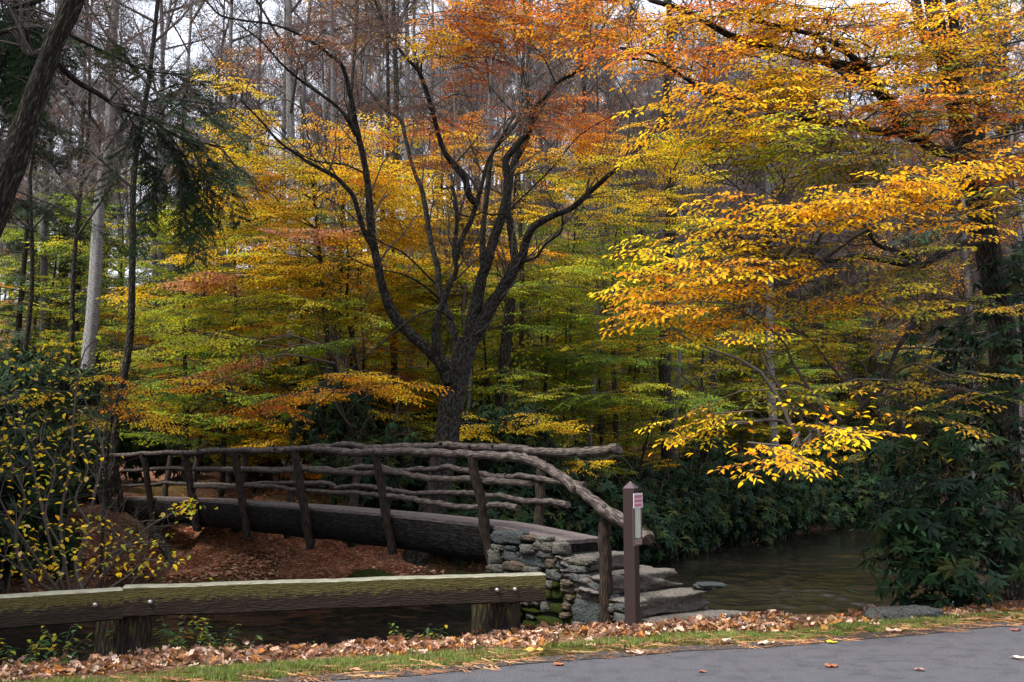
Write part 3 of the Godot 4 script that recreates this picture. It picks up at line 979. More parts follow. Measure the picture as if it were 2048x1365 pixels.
# a tall forest tree, leafless or thinly leaved: bare pole below, a crown of forking limbs ending in fine sprays
func pole_tree(height: float, r: float, mat: Material, twig_colors: Array, leaf_pal: Array, n: int, clear := 0.45) -> Node3D:
	var root := Node3D.new()
	var t := growing(root)
	var stem := wander(Vector3(0, -0.5, 0), Vector3(rnd(-0.9, 0.9), height, rnd(-0.9, 0.9)), 9, 0.16)
	var s := limb(t, "trunk", stem, r, r * 0.2, mat, 9, 0.06)
	var bare := {"where": [], "tint": []}
	for k in n:
		var f := clear + (0.98 - clear) * (k + rnd(0, 1)) / n
		var p: Vector3 = s[0][int(f * (s[0].size() - 1))]
		var a := k * 2.4 + rnd(-0.6, 0.6)
		var l := rnd(1.6, 3.4) * (1.15 - 0.6 * f) * height / 18.0
		var d := Vector3(cos(a), rnd(0.3, 1.0), sin(a)).normalized()
		var way := PackedVector3Array([p, p + d * l * 0.5 + Vector3(0, 0.1 * l, 0), p + d * l + Vector3(rnd(-0.3, 0.3), 0.3 * l, rnd(-0.3, 0.3))])
		t.twigs.tube(way, PackedFloat32Array([0.02 + 0.012 * l, 0.012 + 0.006 * l, 0.008]), 4)
		for j in int(5 + l * 2.5):
			var q := way[0].lerp(way[1], rnd(0.3, 1.0)) if j % 2 else way[1].lerp(way[2], rnd(0.0, 1.0))
			var x := (d + Vector3(rnd(-1, 1), rnd(-0.3, 0.9), rnd(-1, 1))).normalized()
			var z := x.cross(Vector3(rnd(-1, 1), 1, rnd(-1, 1))).normalized()
			var g := rnd(0.8, 1.7) * clampf(height / 16.0, 0.45, 1.0)
			bare.where.append(Transform3D(Basis(x * g, z.cross(x) * g, z * g), q))
			bare.tint.append(pick(twig_colors, 0.2))
			if leaf_pal and rng.randf() < 0.55:
				g = rnd(0.6, 0.9)
				t.where.append(Transform3D(Basis(x * g, z.cross(x) * g, z * g), q + x * 0.3))
				t.tint.append(pick(leaf_pal, 0.2))
	copies("crown", S.bare, bare.where, bare.tint, root)
	grown(t, S.spray_c, M.twig)
	return root

func hemlock(height: float, r: float, n: int, low: float) -> Node3D:
	var root := Node3D.new()
	var t := growing(root)
	var s := limb(t, "trunk", wander(Vector3(0, -0.4, 0), Vector3(rnd(-0.4, 0.4), height, 0), 8, 0.06), r, 0.03, M.bark_dark, 9)
	for k in n:
		var f := low + (0.99 - low) * k / n
		var p: Vector3 = s[0][int(f * (s[0].size() - 1))]
		var a := k * 2.4 + rnd(-0.4, 0.4)
		needle_bough(t, p, p + Vector3(cos(a), rnd(-0.28, 0.02), sin(a)) * (1.05 - f * 0.8) * rnd(2.0, 3.2) * height / 14.0)
	grown(t, S.needles, M.twig)
	return root

func needle_bough(t: Dictionary, a: Vector3, b: Vector3, thick := 1.0) -> void:
	var l := a.distance_to(b)
	var d := (b - a) / l
	var base: Vector3 = t.root.position
	t.twigs.tube(PackedVector3Array([a - base, (a + b) / 2 + Vector3(0, 0.1 * l, 0) - base, b - base]), PackedFloat32Array([0.012 + 0.008 * l, 0.01 + 0.003 * l, 0.005]), 4)
	for j in int(l * 6.0 * thick):
		var f := rnd(0.15, 1.0)
		var s := 1.0 if j % 2 else -1.0
		var x := (d + Vector3(-d.z, 0, d.x) * s * rnd(0.3, 1.1) + Vector3(0, rnd(-0.65, -0.05), 0)).normalized()
		var z := x.cross(Vector3(rnd(-0.3, 0.3), 1, rnd(-0.3, 0.3))).normalized()
		var g := rnd(0.55, 0.95)
		t.where.append(Transform3D(Basis(x * g, z.cross(x) * g, z * g), a.lerp(b, f) + Vector3(rnd(-0.05, 0.05), 0.4 * l * f * (1.0 - f) * 0.4, rnd(-0.05, 0.05)) - base))
		t.tint.append(pick([[0.02, 0.05, 0.024], [0.03, 0.066, 0.026], [0.014, 0.036, 0.02], [0.045, 0.085, 0.03]]))

const EVERGREEN := [[0.0144, 0.032, 0.0144], [0.0208, 0.044, 0.0176], [0.0104, 0.0224, 0.012], [0.0304, 0.056, 0.0208], [0.024, 0.0416, 0.0272], [0.04, 0.048, 0.016]]

func evergreen_shrub(height: float, wide: float, n: int, whorl: Mesh) -> Node3D:
	var root := Node3D.new()
	var t := growing(root)
	for k in 5:
		var a := k * 1.3 + rnd(0, 0.6)
		var way := wander(Vector3(rnd(-0.2, 0.2), -0.2, rnd(-0.2, 0.2)), Vector3(cos(a) * wide * 0.5, height * rnd(0.6, 0.9), sin(a) * wide * 0.5), 4, 0.12)
		var s := limb(t, "stem", way, 0.03, 0.012, M.twig, 5)
		sprout(t, s, 6, height * 0.35, 1, 0.3, 0.3)
	var lobes := []
	for k in 7: lobes.append([Vector3(rnd(-0.6, 0.6) * wide, height * rnd(0.3, 0.85), rnd(-0.6, 0.6) * wide), rnd(0.35, 0.6)])
	for k in n:
		var l: Array = lobes[k % 7]
		var o := Vector3(rng.randfn(), rng.randfn() * 0.8 + 0.1, rng.randfn()).normalized()
		var p: Vector3 = l[0] + o * l[1] * wide * rnd(0.6, 1.05)
		if p.y < 0.1: p.y = rnd(0.1, 0.5)
		var up := (o * 0.8 + Vector3(rnd(-0.3, 0.3), 0.7, rnd(-0.3, 0.3))).normalized()
		var x := up.cross(Vector3(rnd(-1, 1), 0.1, rnd(-1, 1))).normalized()
		var g := rnd(0.8, 1.3)
		t.where.append(Transform3D(Basis(x * g, up * g, x.cross(up) * g), p))
		t.tint.append(pick(EVERGREEN))
	grown(t, whorl, M.twig)
	return root

# ---------------------------------------------------------------- the footbridge

const B_FAR := Vector3(-8.733, 0, -22.726)          # where the near edge of the deck leaves the far bank
const B_DIR := Vector3(0.70192, 0, 0.71225)          # along the bridge, towards the road
const B_OUT := Vector3(-0.71225, 0, 0.70192)         # across it, towards the camera
const B_LONG := 13.42

func on_bridge(s: float, off: float, y: float) -> Vector3:
	return B_FAR + B_DIR * s + B_OUT * off + Vector3(0, y, 0)

func deck_y(s: float) -> float:
	var k := [[-1.5, 0.76], [0.0, 0.8], [3.5, 0.835], [7.2, 0.81], [9.5, 0.77], [12.0, 0.7], [13.5, 0.55], [16.0, 0.3]]
	for j in k.size() - 1:
		if s < k[j + 1][0]: return lerpf(k[j][1], k[j + 1][1], (s - k[j][0]) / (k[j + 1][0] - k[j][0]))
	return 0.3

# the point of the upright plane at that offset from the deck's near edge
func by_bridge(px: float, py: float, off: float) -> Vector3:
	var r := toward(px, py)
	return EYE + r * ((B_FAR + B_OUT * off - Vector3(0, 0, 0)).dot(B_OUT) - EYE.dot(B_OUT)) / r.dot(B_OUT)

func along(p: Vector3) -> float:
	return (p - B_FAR).dot(B_DIR)

func crooked(pts: PackedVector3Array, r0: float, r1: float, sides := 10) -> Mb:
	var rad := PackedFloat32Array()
	for k in pts.size(): rad.append(lerpf(r0, r1, float(k) / (pts.size() - 1)) * rnd(0.9, 1.12))
	var s := smoothed(pts, rad, 6)
	for k in range(1, s[0].size() - 1):
		s[0][k] += Vector3(fine.get_noise_2d(k * 0.8, r0 * 900.0 + pts[0].y * 50.0), fine.get_noise_2d(k * 0.8 + 33.0, r0 * 700.0 + pts[0].x * 40.0), 0) * 0.03
		s[1][k] *= 1.0 + 0.22 * fine.get_noise_2d(k * 1.1, pts[0].z * 30.0)
	var m := Mb.new()
	m.tube(s[0], s[1], sides, 0.07, 0.3)
	return m

func build_bridge() -> void:
	rng.seed = 7
	var root := thing("log_footbridge", Vector3.ZERO, "rustic log footbridge with crooked branch handrails crossing the stream", "bridge")
	# two hewn logs side by side carry a flat deck
	for side in 2:
		var m := Mb.new()
		var frames := []
		var prof := PackedVector2Array()
		for k in 15:
			var a := PI * k / 14.0
			prof.append(Vector2(cos(a) * (0.21 + 0.035 * sin(a)), -0.03 - sin(a) * 0.46))
		prof.append(Vector2(-0.2, 0.0))
		prof.append(Vector2(0.2, 0.0))
		for k in 33:
			var s := lerpf(-0.7, 13.05, k / 32.0)
			var thin := 1.0 - 0.5 * smoothstep(11.9, 12.9, s)
			frames.append(Transform3D(Basis(-B_OUT, Vector3.UP * thin, B_DIR), on_bridge(s, -0.2 - side * 0.38 + 0.015 * sin(s * 1.3), deck_y(s) - 0.058)))
		m.sweep(frames, prof, 0.6, fine, 0.05)
		m.smooth()
		part("log", m.done(M.log_wood), root)
	# deck planks, laid lengthwise
	for row in 4:
		var s0 := -0.75
		var k := 0
		while s0 < 13.3:
			var s1: float = [13.44, minf(s0 + 4.3 + 0.7 * ((row * 2 + k) % 3), 13.44)][1]
			if 13.44 - s1 < 1.2: s1 = 13.44
			var off := -0.006 - 0.1875 * row
			var m := Mb.new()
			var frames := []
			var thick := 0.05
			var prof := PackedVector2Array([Vector2(0.0, -thick), Vector2(-0.0, -0.008), Vector2(0.008, 0.0), Vector2(0.176, 0.0), Vector2(0.184, -0.008), Vector2(0.184, -thick)])
			for j in 13:
				var s := lerpf(s0, s1 - 0.006, j / 12.0)
				frames.append(Transform3D(Basis(-B_OUT, Vector3.UP, B_DIR), on_bridge(s, off + 0.004 * sin(s * 2.0 + row), deck_y(s) + 0.002 * sin(row * 3.0 + k))))
			m.sweep(frames, prof, 0.5, fine, 0.008)
			part("plank", m.done(M.deck_wood), root)
			s0 = s1
			k += 1
	# the timber across the end of the deck
	var e := Mb.new()
	e.block(Vector3(0.8, 0.15, 0.1), 0.008, Transform3D(Basis(-B_OUT, Vector3.UP, B_DIR), on_bridge(13.36, -0.38, deck_y(13.36) - 0.21)))
	part("end_timber", e.done(M.log_wood), root)
	# posts, leaning outwards, bolted to the logs' flanks
	var spots := [-0.07, 1.45, 3.37, 5.33, 7.43, 9.72, 11.97]
	for side in 2:
		for k in spots.size():
			var s: float = spots[k] + (0.0 if side == 0 else rnd(-0.12, 0.15))
			var y := deck_y(s)
			var o := 0.06 if side == 0 else -0.84
			var lean := 1.0 if side == 0 else -1.0
			var pts := PackedVector3Array([on_bridge(s + 0.1, o - 0.05 * lean, y - rnd(0.55, 0.72)), on_bridge(s + 0.05, o, y - 0.25), on_bridge(s - rnd(0.0, 0.04), o + 0.1 * lean, y + 0.4), on_bridge(s - 0.08, o + 0.2 * lean, y + 0.97)])
			if k == 6 and side == 0: pts[0] = on_bridge(s + 0.2, o - 0.05, y - 0.85)
			part("post", crooked(pts, 0.08, 0.066).done(M.post_wood), root)
	var end := PackedVector3Array([by_bridge(1214, 1290, 0.12), by_bridge(1213, 1200, 0.12), by_bridge(1210, 1110, 0.12), by_bridge(1209, 1036, 0.12)])
	part("end_post", crooked(end, 0.088, 0.08).done(M.post_wood), root)
	var far_end := PackedVector3Array([on_bridge(-1.5, 0.1, 0.1), on_bridge(-1.55, 0.12, 0.8), on_bridge(-1.6, 0.2, 1.5)])
	part("end_post", crooked(far_end, 0.07, 0.06).done(M.post_wood), root)
	# handrails and the two lower rails of each side
	var rails := [
		[0.24, 0.06, 0.09, [[198, 914], [300, 908], [400, 905], [470, 901], [540, 902], [605, 898], [640, 899], [690, 905], [760, 905], [870, 906], [960, 911], [1030, 915], [1075, 926], [1105, 944], [1150, 975], [1200, 1012], [1255, 1049], [1297, 1080]]],
		[0.12, 0.045, 0.058, [[226, 946], [250, 943], [330, 938], [370, 937], [470, 940], [560, 942], [600, 940], [690, 946], [770, 946], [800, 947], [860, 956], [945, 960], [990, 963], [1060, 968]]],
		[0.08, 0.04, 0.05, [[246, 972], [300, 970], [345, 967], [400, 974], [450, 977], [500, 971], [550, 974], [590, 980], [700, 987], [770, 993], [830, 1000], [880, 1008], [940, 1016], [1000, 1010], [1034, 1017]]],
		[-0.95, 0.06, 0.085, [[340, 908], [450, 905], [560, 898], [640, 895], [695, 890], [745, 897], [800, 895], [880, 892], [950, 896], [1030, 898], [1080, 906], [1140, 906], [1190, 904], [1238, 897]]],
		[-0.9, 0.045, 0.055, [[340, 940], [460, 938], [560, 938], [600, 934], [660, 940], [700, 938], [730, 934], [800, 941], [850, 939], [905, 936], [960, 949], [1005, 955], [1045, 954], [1110, 964], [1170, 970]]],
		[-0.85, 0.045, 0.055, [[350, 968], [460, 970], [560, 966], [655, 968], [672, 977], [720, 972], [770, 979], [830, 987], [900, 985], [950, 989], [1000, 993], [1050, 1003], [1090, 1003], [1136, 1010]]]]
	for r in rails:
		var pts := PackedVector3Array()
		for q in r[3]: pts.append(by_bridge(q[0], q[1], r[0] + 0.02 * sin(q[0] * 0.05)))
		var bar := part("rail", crooked(pts, r[1] * 0.86, r[2] * 0.86, 11).done(M.rail_wood), root)
		for k in 4:
			var j := rng.randi_range(1, pts.size() - 3)
			var p := pts[j].lerp(pts[j + 1], rng.randf())
			var d := Vector3(rnd(-0.5, 0.5), rnd(-0.2, 1.0), rnd(0.2, 1.0)).normalized()
			var stub := Mb.new()
			stub.tube(PackedVector3Array([p, p + d * r[2] * 0.9, p + d * r[2] * rnd(1.1, 1.5)]), PackedFloat32Array([r[2] * 0.5, r[2] * 0.34, r[2] * 0.26]), 7, 0.1, 0.3)
			part("knot", stub.done(M.rail_wood), bar)

func build_abutments() -> void:
	rng.seed = 8
	var shapes := []
	for k in 10:
		shapes.append(stone_mesh(60 + k, [4.5, 7.0, 3.6, 9.0, 5.5][k % 5], 0.34, M["stone_%d" % (k % 5)], 5))
	var mossy := [stone_mesh(81, 2.8, 0.35, M.stone_moss, 4), stone_mesh(82, 3.6, 0.35, M.stone_moss, 4)]
	var root := thing("stone_abutment", on_bridge(12.8, -0.4, -0.8), "grey fieldstone abutment with rough slab steps at the bridge's near end", "abutment")
	var base := root.position
	# the mortared core
	var m := Mb.new()
	for b in [[12.15, 13.42, 0.03, -0.95, 0.39], [13.4, 13.75, 0.06, -1.05, 0.18], [13.75, 14.15, 0.07, -1.1, -0.05], [14.15, 14.6, 0.07, -1.1, -0.3]]:
		m.block(Vector3(b[1] - b[0], b[4] + 1.3, b[2] - b[3]), 0.03, Transform3D(Basis(B_DIR, Vector3.UP, -B_OUT), on_bridge((b[0] + b[1]) / 2, (b[2] + b[3]) / 2, -1.3) - base))
	part("core", m.done(M.mortar), root)
	# facing stones: left, top, right, bottom in the photograph; moss 1
	var list := [[986, 1063, 1046, 1087], [1047, 1071, 1073, 1083], [1074, 1074, 1100, 1085], [986, 1090, 1011, 1101], [1014, 1092, 1034, 1102], [981, 1100, 1003, 1128], [1003, 1102, 1037, 1122], [1045, 1090, 1074, 1108], [1074, 1084, 1109, 1102], [1075, 1101, 1108, 1116], [1111, 1086, 1134, 1108],
		[1043, 1110, 1091, 1135], [1011, 1123, 1052, 1143], [980, 1129, 1010, 1146], [1053, 1134, 1082, 1148], [1092, 1116, 1114, 1138], [1094, 1139, 1124, 1161], [1092, 1162, 1111, 1177], [1119, 1123, 1136, 1141], [1135, 1132, 1176, 1146], [1126, 1142, 1141, 1154], [1146, 1148, 1181, 1163], [1127, 1159, 1151, 1172], [1120, 1171, 1154, 1187], [1155, 1168, 1183, 1182], [1184, 1167, 1204, 1190], [1155, 1182, 1184, 1200], [1185, 1189, 1204, 1207], [1153, 1201, 1203, 1249],
		[1093, 1178, 1108, 1200, 1], [1106, 1179, 1125, 1200, 1], [1133, 1189, 1152, 1203], [1084, 1202, 1103, 1224], [1101, 1206, 1129, 1230, 1], [1127, 1206, 1145, 1221], [1127, 1225, 1143, 1237], [1076, 1232, 1127, 1258, 1], [1152, 1244, 1177, 1258], [1048, 1200, 1065, 1210], [1068, 1200, 1082, 1210], [1048, 1216, 1081, 1226, 1], [1056, 1228, 1073, 1238], [1048, 1241, 1078, 1258, 1], [1133, 1237, 1150, 1250, 1], [1178, 1246, 1203, 1258, 1],
		[983, 1148, 1010, 1168], [1012, 1146, 1040, 1166], [1042, 1150, 1072, 1170], [1074, 1152, 1093, 1172], [984, 1170, 1016, 1192], [1018, 1168, 1050, 1190], [1052, 1172, 1090, 1196], [986, 1194, 1012, 1214, 1], [1014, 1192, 1046, 1214], [988, 1216, 1020, 1240, 1], [1022, 1216, 1046, 1240, 1], [990, 1242, 1044, 1262, 1],
		[1112, 1112, 1120, 1124], [1137, 1118, 1180, 1131], [1143, 1188, 1154, 1200, 1], [1110, 1163, 1122, 1176, 1], [1206, 1206, 1236, 1224], [1206, 1226, 1232, 1244], [1234, 1226, 1262, 1246], [1206, 1190, 1230, 1204], [1206, 1246, 1260, 1260, 1], [1237, 1208, 1258, 1224], [1262, 1246, 1290, 1260]]
	for q in list:
		var off := 0.075
		var a := by_bridge(q[0], (q[1] + q[3]) / 2.0, off)
		var b := by_bridge(q[2], (q[1] + q[3]) / 2.0, off)
		var top := by_bridge((q[0] + q[2]) / 2.0, q[1], off)
		var low := by_bridge((q[0] + q[2]) / 2.0, q[3], off)
		var size := Vector3(a.distance_to(b) * 1.04, (top.y - low.y) * 1.06, rnd(0.17, 0.24))
		var t := Transform3D((Basis(B_DIR, Vector3.UP, B_OUT) * Basis(Vector3.BACK, rnd(-0.06, 0.06))).scaled_local(size), (a + b) / 2 - base + B_OUT * rnd(-0.06, 0.0))
		part("stone", (mossy if q.size() > 4 else shapes)[rng.randi() % (2 if q.size() > 4 else 10)], root, t)
	# riser stones under the slabs, facing the road
	for k in 4:
		var s: float = [13.44, 13.76, 14.17, 14.62][k]
		var y: float = [0.3, 0.1, -0.14, -0.4][k]
		for j in 4:
			var t := Transform3D(Basis(-B_OUT, Vector3.UP, B_DIR).scaled_local(Vector3(0.3, 0.17, 0.16)), on_bridge(s - 0.02, 0.0 - 0.29 * j - 0.12, y - 0.06) - base)
			part("stone", shapes[rng.randi() % 10], root, t)
	# the slabs one steps on
	var steps := [[13.3, 13.82, 0.14, -1.02, 0.36, 0.2], [13.5, 14.24, 0.12, -1.3, 0.15, 0.25], [13.9, 14.66, 0.08, -1.36, -0.09, 0.24], [14.3, 15.15, 0.02, -1.5, -0.33, 0.25]]
	for k in 4:
		var q: Array = steps[k]
		var c := on_bridge((q[0] + q[1]) / 2, (q[2] + q[3]) / 2, q[4] - q[5] * 0.42)
		var t := Transform3D((Basis(-B_OUT, Vector3.UP, B_DIR) * Basis(Vector3.UP, rnd(-0.05, 0.05))).scaled_local(Vector3(q[2] - q[3], q[5], q[1] - q[0])), c - base)
		part("step_slab", stone_mesh(90 + k, 9.0, 0.3, M.step_stone, 9), root, t)

	# the dry-laid pier under the far end
	var far := thing("stone_abutment", on_bridge(-0.7, -0.35, 0.0), "dark dry-laid stone pier under the bridge's far end", "abutment")
	m = Mb.new()
	m.block(Vector3(1.2, 1.9, 1.0), 0.03, Transform3D(Basis(B_DIR, Vector3.UP, -B_OUT), on_bridge(-0.75, -0.38, -1.2) - far.position))
	part("core", m.done(M.mortar), far)
	for row in 9:
		var s := -1.35
		while s < -0.15:
			var w := rnd(0.22, 0.5)
			var t := Transform3D(Basis(B_DIR, Vector3.UP, B_OUT).scaled_local(Vector3(w, 0.115, 0.2)), on_bridge(s + w / 2, 0.12 + rnd(-0.03, 0.02), -0.42 + 0.118 * row) - far.position)
			part("stone", shapes[(row * 3 + int(s * 10.0) + 40) % 10], far, t)
			s += w
		for j in 3:
			var t := Transform3D(Basis(-B_OUT, Vector3.UP, B_DIR).scaled_local(Vector3(0.34, 0.115, 0.18)), on_bridge(-0.15, -0.05 - 0.32 * j, -0.42 + 0.118 * row) - far.position)
			part("stone", shapes[rng.randi() % 10], far, t)

# ---------------------------------------------------------------- guard rail and trail sign

func build_guard_rail() -> void:
	rng.seed = 9
	var root := thing("timber_guard_rail", Vector3(-1.6, -0.1, -9.5), "heavy squared timber guard rail with mossy face beside the road", "guard rail")
	var base := root.position
	var joint := Vector3(-3.46, 0, -9.05)
	var right := Vector3(0.31, 0, -10.1)
	var left := joint + Vector3(-2.6, 0, 1.52)
	for b in [[joint, right, 0.008], [left, joint, -0.012]]:
		var d: Vector3 = (b[1] - b[0]).normalized()
		var n := d.cross(Vector3.UP)
		if n.z < 0: n = -n
		var lo: float = 0.2 + b[2]
		var hi: float = 0.465 + b[2]
		var long: float = b[0].distance_to(b[1])
		# the body with its four faces; the road face and the top carry their own weathering
		var face := Mb.new()
		var top := Mb.new()
		var rest := Mb.new()
		var cols := 40
		var dip := func(s, k): return 0.006 * fine.get_noise_2d(s * 3.0 + k * 40.0, lo * 100.0) + 0.004 * fine.get_noise_2d(s * 12.0, k * 9.0)
		for c in cols + 1:
			var s := lerpf(0.008, long - 0.004, float(c) / cols)
			var p: Vector3 = b[0] + d * s - base
			var y0: float = lo + dip.call(s, 1)
			var y1: float = hi + dip.call(s, 2)
			var f: float = dip.call(s, 3)
			for r in 7:
				var k := r / 6.0
				var y := lerpf(y1 - 0.012, y0 + 0.012, k)
				face.v.append(p + n * (0.1 + f + 0.003 * fine.get_noise_2d(s * 8.0, y * 60.0)) + Vector3(0, y, 0))
				face.uv.append(Vector2(s / 1.6 + lo, 0.02 + 0.96 * k))
			for q in [[0.1 + f, -0.012], [0.085 + f, 0.0], [-0.085, 0.0], [-0.1, -0.012]]:
				top.v.append(p + n * q[0] + Vector3(0, y1 + q[1], 0))
				top.uv.append(Vector2(q[0] * 3.0, s / 0.5))
			for q in [[-0.1, y1 - 0.012], [-0.1, y0 + 0.012], [-0.085, y0], [0.085 + f, y0], [0.1 + f, y0 + 0.012]]:
				rest.v.append(p + n * q[0] + Vector3(0, q[1], 0))
				rest.uv.append(Vector2(q[0] * 2.0 + q[1], s / 0.6))
		for c in cols:
			for r in 6:
				var q := c * 7 + r
				face.i.append_array(PackedInt32Array([q, q + 7, q + 1, q + 1, q + 7, q + 8]))
			for r in 3:
				var q := c * 4 + r
				top.i.append_array(PackedInt32Array([q, q + 1, q + 4, q + 1, q + 5, q + 4]))
			for r in 4:
				var q := c * 5 + r
				rest.i.append_array(PackedInt32Array([q, q + 5, q + 1, q + 1, q + 5, q + 6]))
		var ends := Mb.new()
		for e in [0.008, long - 0.004]:
			var p: Vector3 = b[0] + d * e - base
			var q := ends.v.size()
			for w in [[-0.1, lo + 0.012], [-0.085, lo], [0.085, lo], [0.1, lo + 0.012], [0.1, hi - 0.012], [0.085, hi], [-0.085, hi], [-0.1, hi - 0.012]]:
				ends.v.append(p + n * w[0] + Vector3(0, w[1], 0))
				ends.uv.append(Vector2(w[0], w[1]) * 2.0)
			for k in 6: ends.i.append_array(PackedInt32Array([q, q + k + 1, q + k + 2]))
		var mesh := face.done(M.beam_face)
		top.smooth()
		top.into(mesh, M.beam_top)
		rest.into(mesh, M.log_wood)
		ends.into(mesh, M.beam_end_grain)
		part("beam", mesh, root)
	var along_rail := (right - joint).normalized()
	var front := Vector3(-along_rail.z, 0, along_rail.x)
	if front.z < 0: front = -front
	for p in [[joint + along_rail * 0.0, 0.34, -0.12], [right - along_rail * 0.42, 0.32, -0.3]]:
		var m := Mb.new()
		m.block(Vector3(0.42, 1.05, 0.28), 0.015, Transform3D(Basis(Vector3.UP, -0.32 + p[2] * 0.3), p[0] - front * 0.245 + Vector3(0, -0.68, 0) - base))
		part("post", m.done(M.guard_post), root)
	for p in [joint + along_rail * 0.24, joint - (joint - left).normalized() * 0.24, right - along_rail * 0.5, right - along_rail * 0.32]:
		var f := front
		if p.x < joint.x - 0.02: f = Vector3(0.505, 0, 0.863)
		var m := Mb.new()
		var dome := SphereMesh.new()
		dome.radius = 0.021
		dome.height = 0.042
		dome.radial_segments = 14
		dome.rings = 8
		dome.material = M.bolt_metal
		part("bolt", dome, root, Transform3D(Basis(), p + f * 0.1 + Vector3(0, 0.335, 0) - base))

func build_sign() -> void:
	var p := Vector3(1.215, -0.16, -10.3)
	var root := thing("trail_sign", p, "dark brown square trail post with a red printed notice and narrow map panel", "sign", "", 0.0)
	var turn := Basis(Vector3.UP, -0.5)
	root.basis = turn
	var m := Mb.new()
	m.block(Vector3(0.122, 1.46, 0.122), 0.004)
	part("post", m.done(M.sign_paint), root)
	m = Mb.new()
	m.v = PackedVector3Array([Vector3(-0.062, 1.46, 0.062), Vector3(0.062, 1.46, 0.062), Vector3(0.062, 1.46, -0.062), Vector3(-0.062, 1.46, -0.062), Vector3(0, 1.535, 0)])
	m.i = PackedInt32Array([0, 4, 1, 1, 4, 2, 2, 4, 3, 3, 4, 0])
	part("cap", m.done(M.sign_cap), root)
	# plates screwed to the post's right face (+x)
	var plate := func(called: String, y0: float, y1: float, z0: float, z1: float, x: float, mat: Material, parent: Node3D) -> MeshInstance3D:
		var b := BoxMesh.new()
		b.size = Vector3(0.004, y1 - y0, z1 - z0)
		b.material = mat
		return part(called, b, parent, Transform3D(Basis(), Vector3(x, (y0 + y1) / 2, (z0 + z1) / 2)))
	var panel: Node3D = plate.call("map_panel", 0.885, 1.285, -0.135, 0.115, 0.065, M.panel_brown, root)
	var o := panel.position
	for q in [["map", 0.965, 1.262, -0.085, 0.06, 0.0686, M.map_paper]]:
		var c: Node3D = plate.call(q[0], q[1], q[2], q[3], q[4], q[5], q[6], panel)
		c.position -= o
	for k in 4:
		var c: Node3D = plate.call("text_line", 0.902 + 0.013 * k, 0.907 + 0.013 * k, -0.11, 0.09 - 0.02 * (k % 2), 0.0686, M.print_pale, panel)
		c.position -= o
	var notice: Node3D = plate.call("notice", 1.262, 1.412, -0.14, 0.11, 0.0735, M.panel_white, root)
	o = notice.position
	rng.seed = 12
	for row in 3:
		var z := 0.085
		while z > -0.11:
			var w := rnd(0.012, 0.021)
			var y := 1.276 + 0.043 * row
			var c: Node3D = plate.call("letter", y, y + 0.03, z - w, z, 0.0772, M.print_red, notice)
			c.position -= o
			z -= w + 0.005
	for y in [1.262, 0.962]:
		var s := SphereMesh.new()
		s.radius = 0.007
		s.height = 0.014
		s.radial_segments = 8
		s.rings = 4
		s.material = M.panel_white
		part("screw", s, root, Transform3D(Basis(), Vector3(0.077, y, -0.01)))

# ---------------------------------------------------------------- the trees one can tell apart

func px_path(list: Array, d0: float, d1: float) -> PackedVector3Array:
	var out := PackedVector3Array()
	for k in list.size(): out.append(at(list[k][0], list[k][1], lerpf(d0, d1, float(k) / maxi(1, list.size() - 1))))
	return out

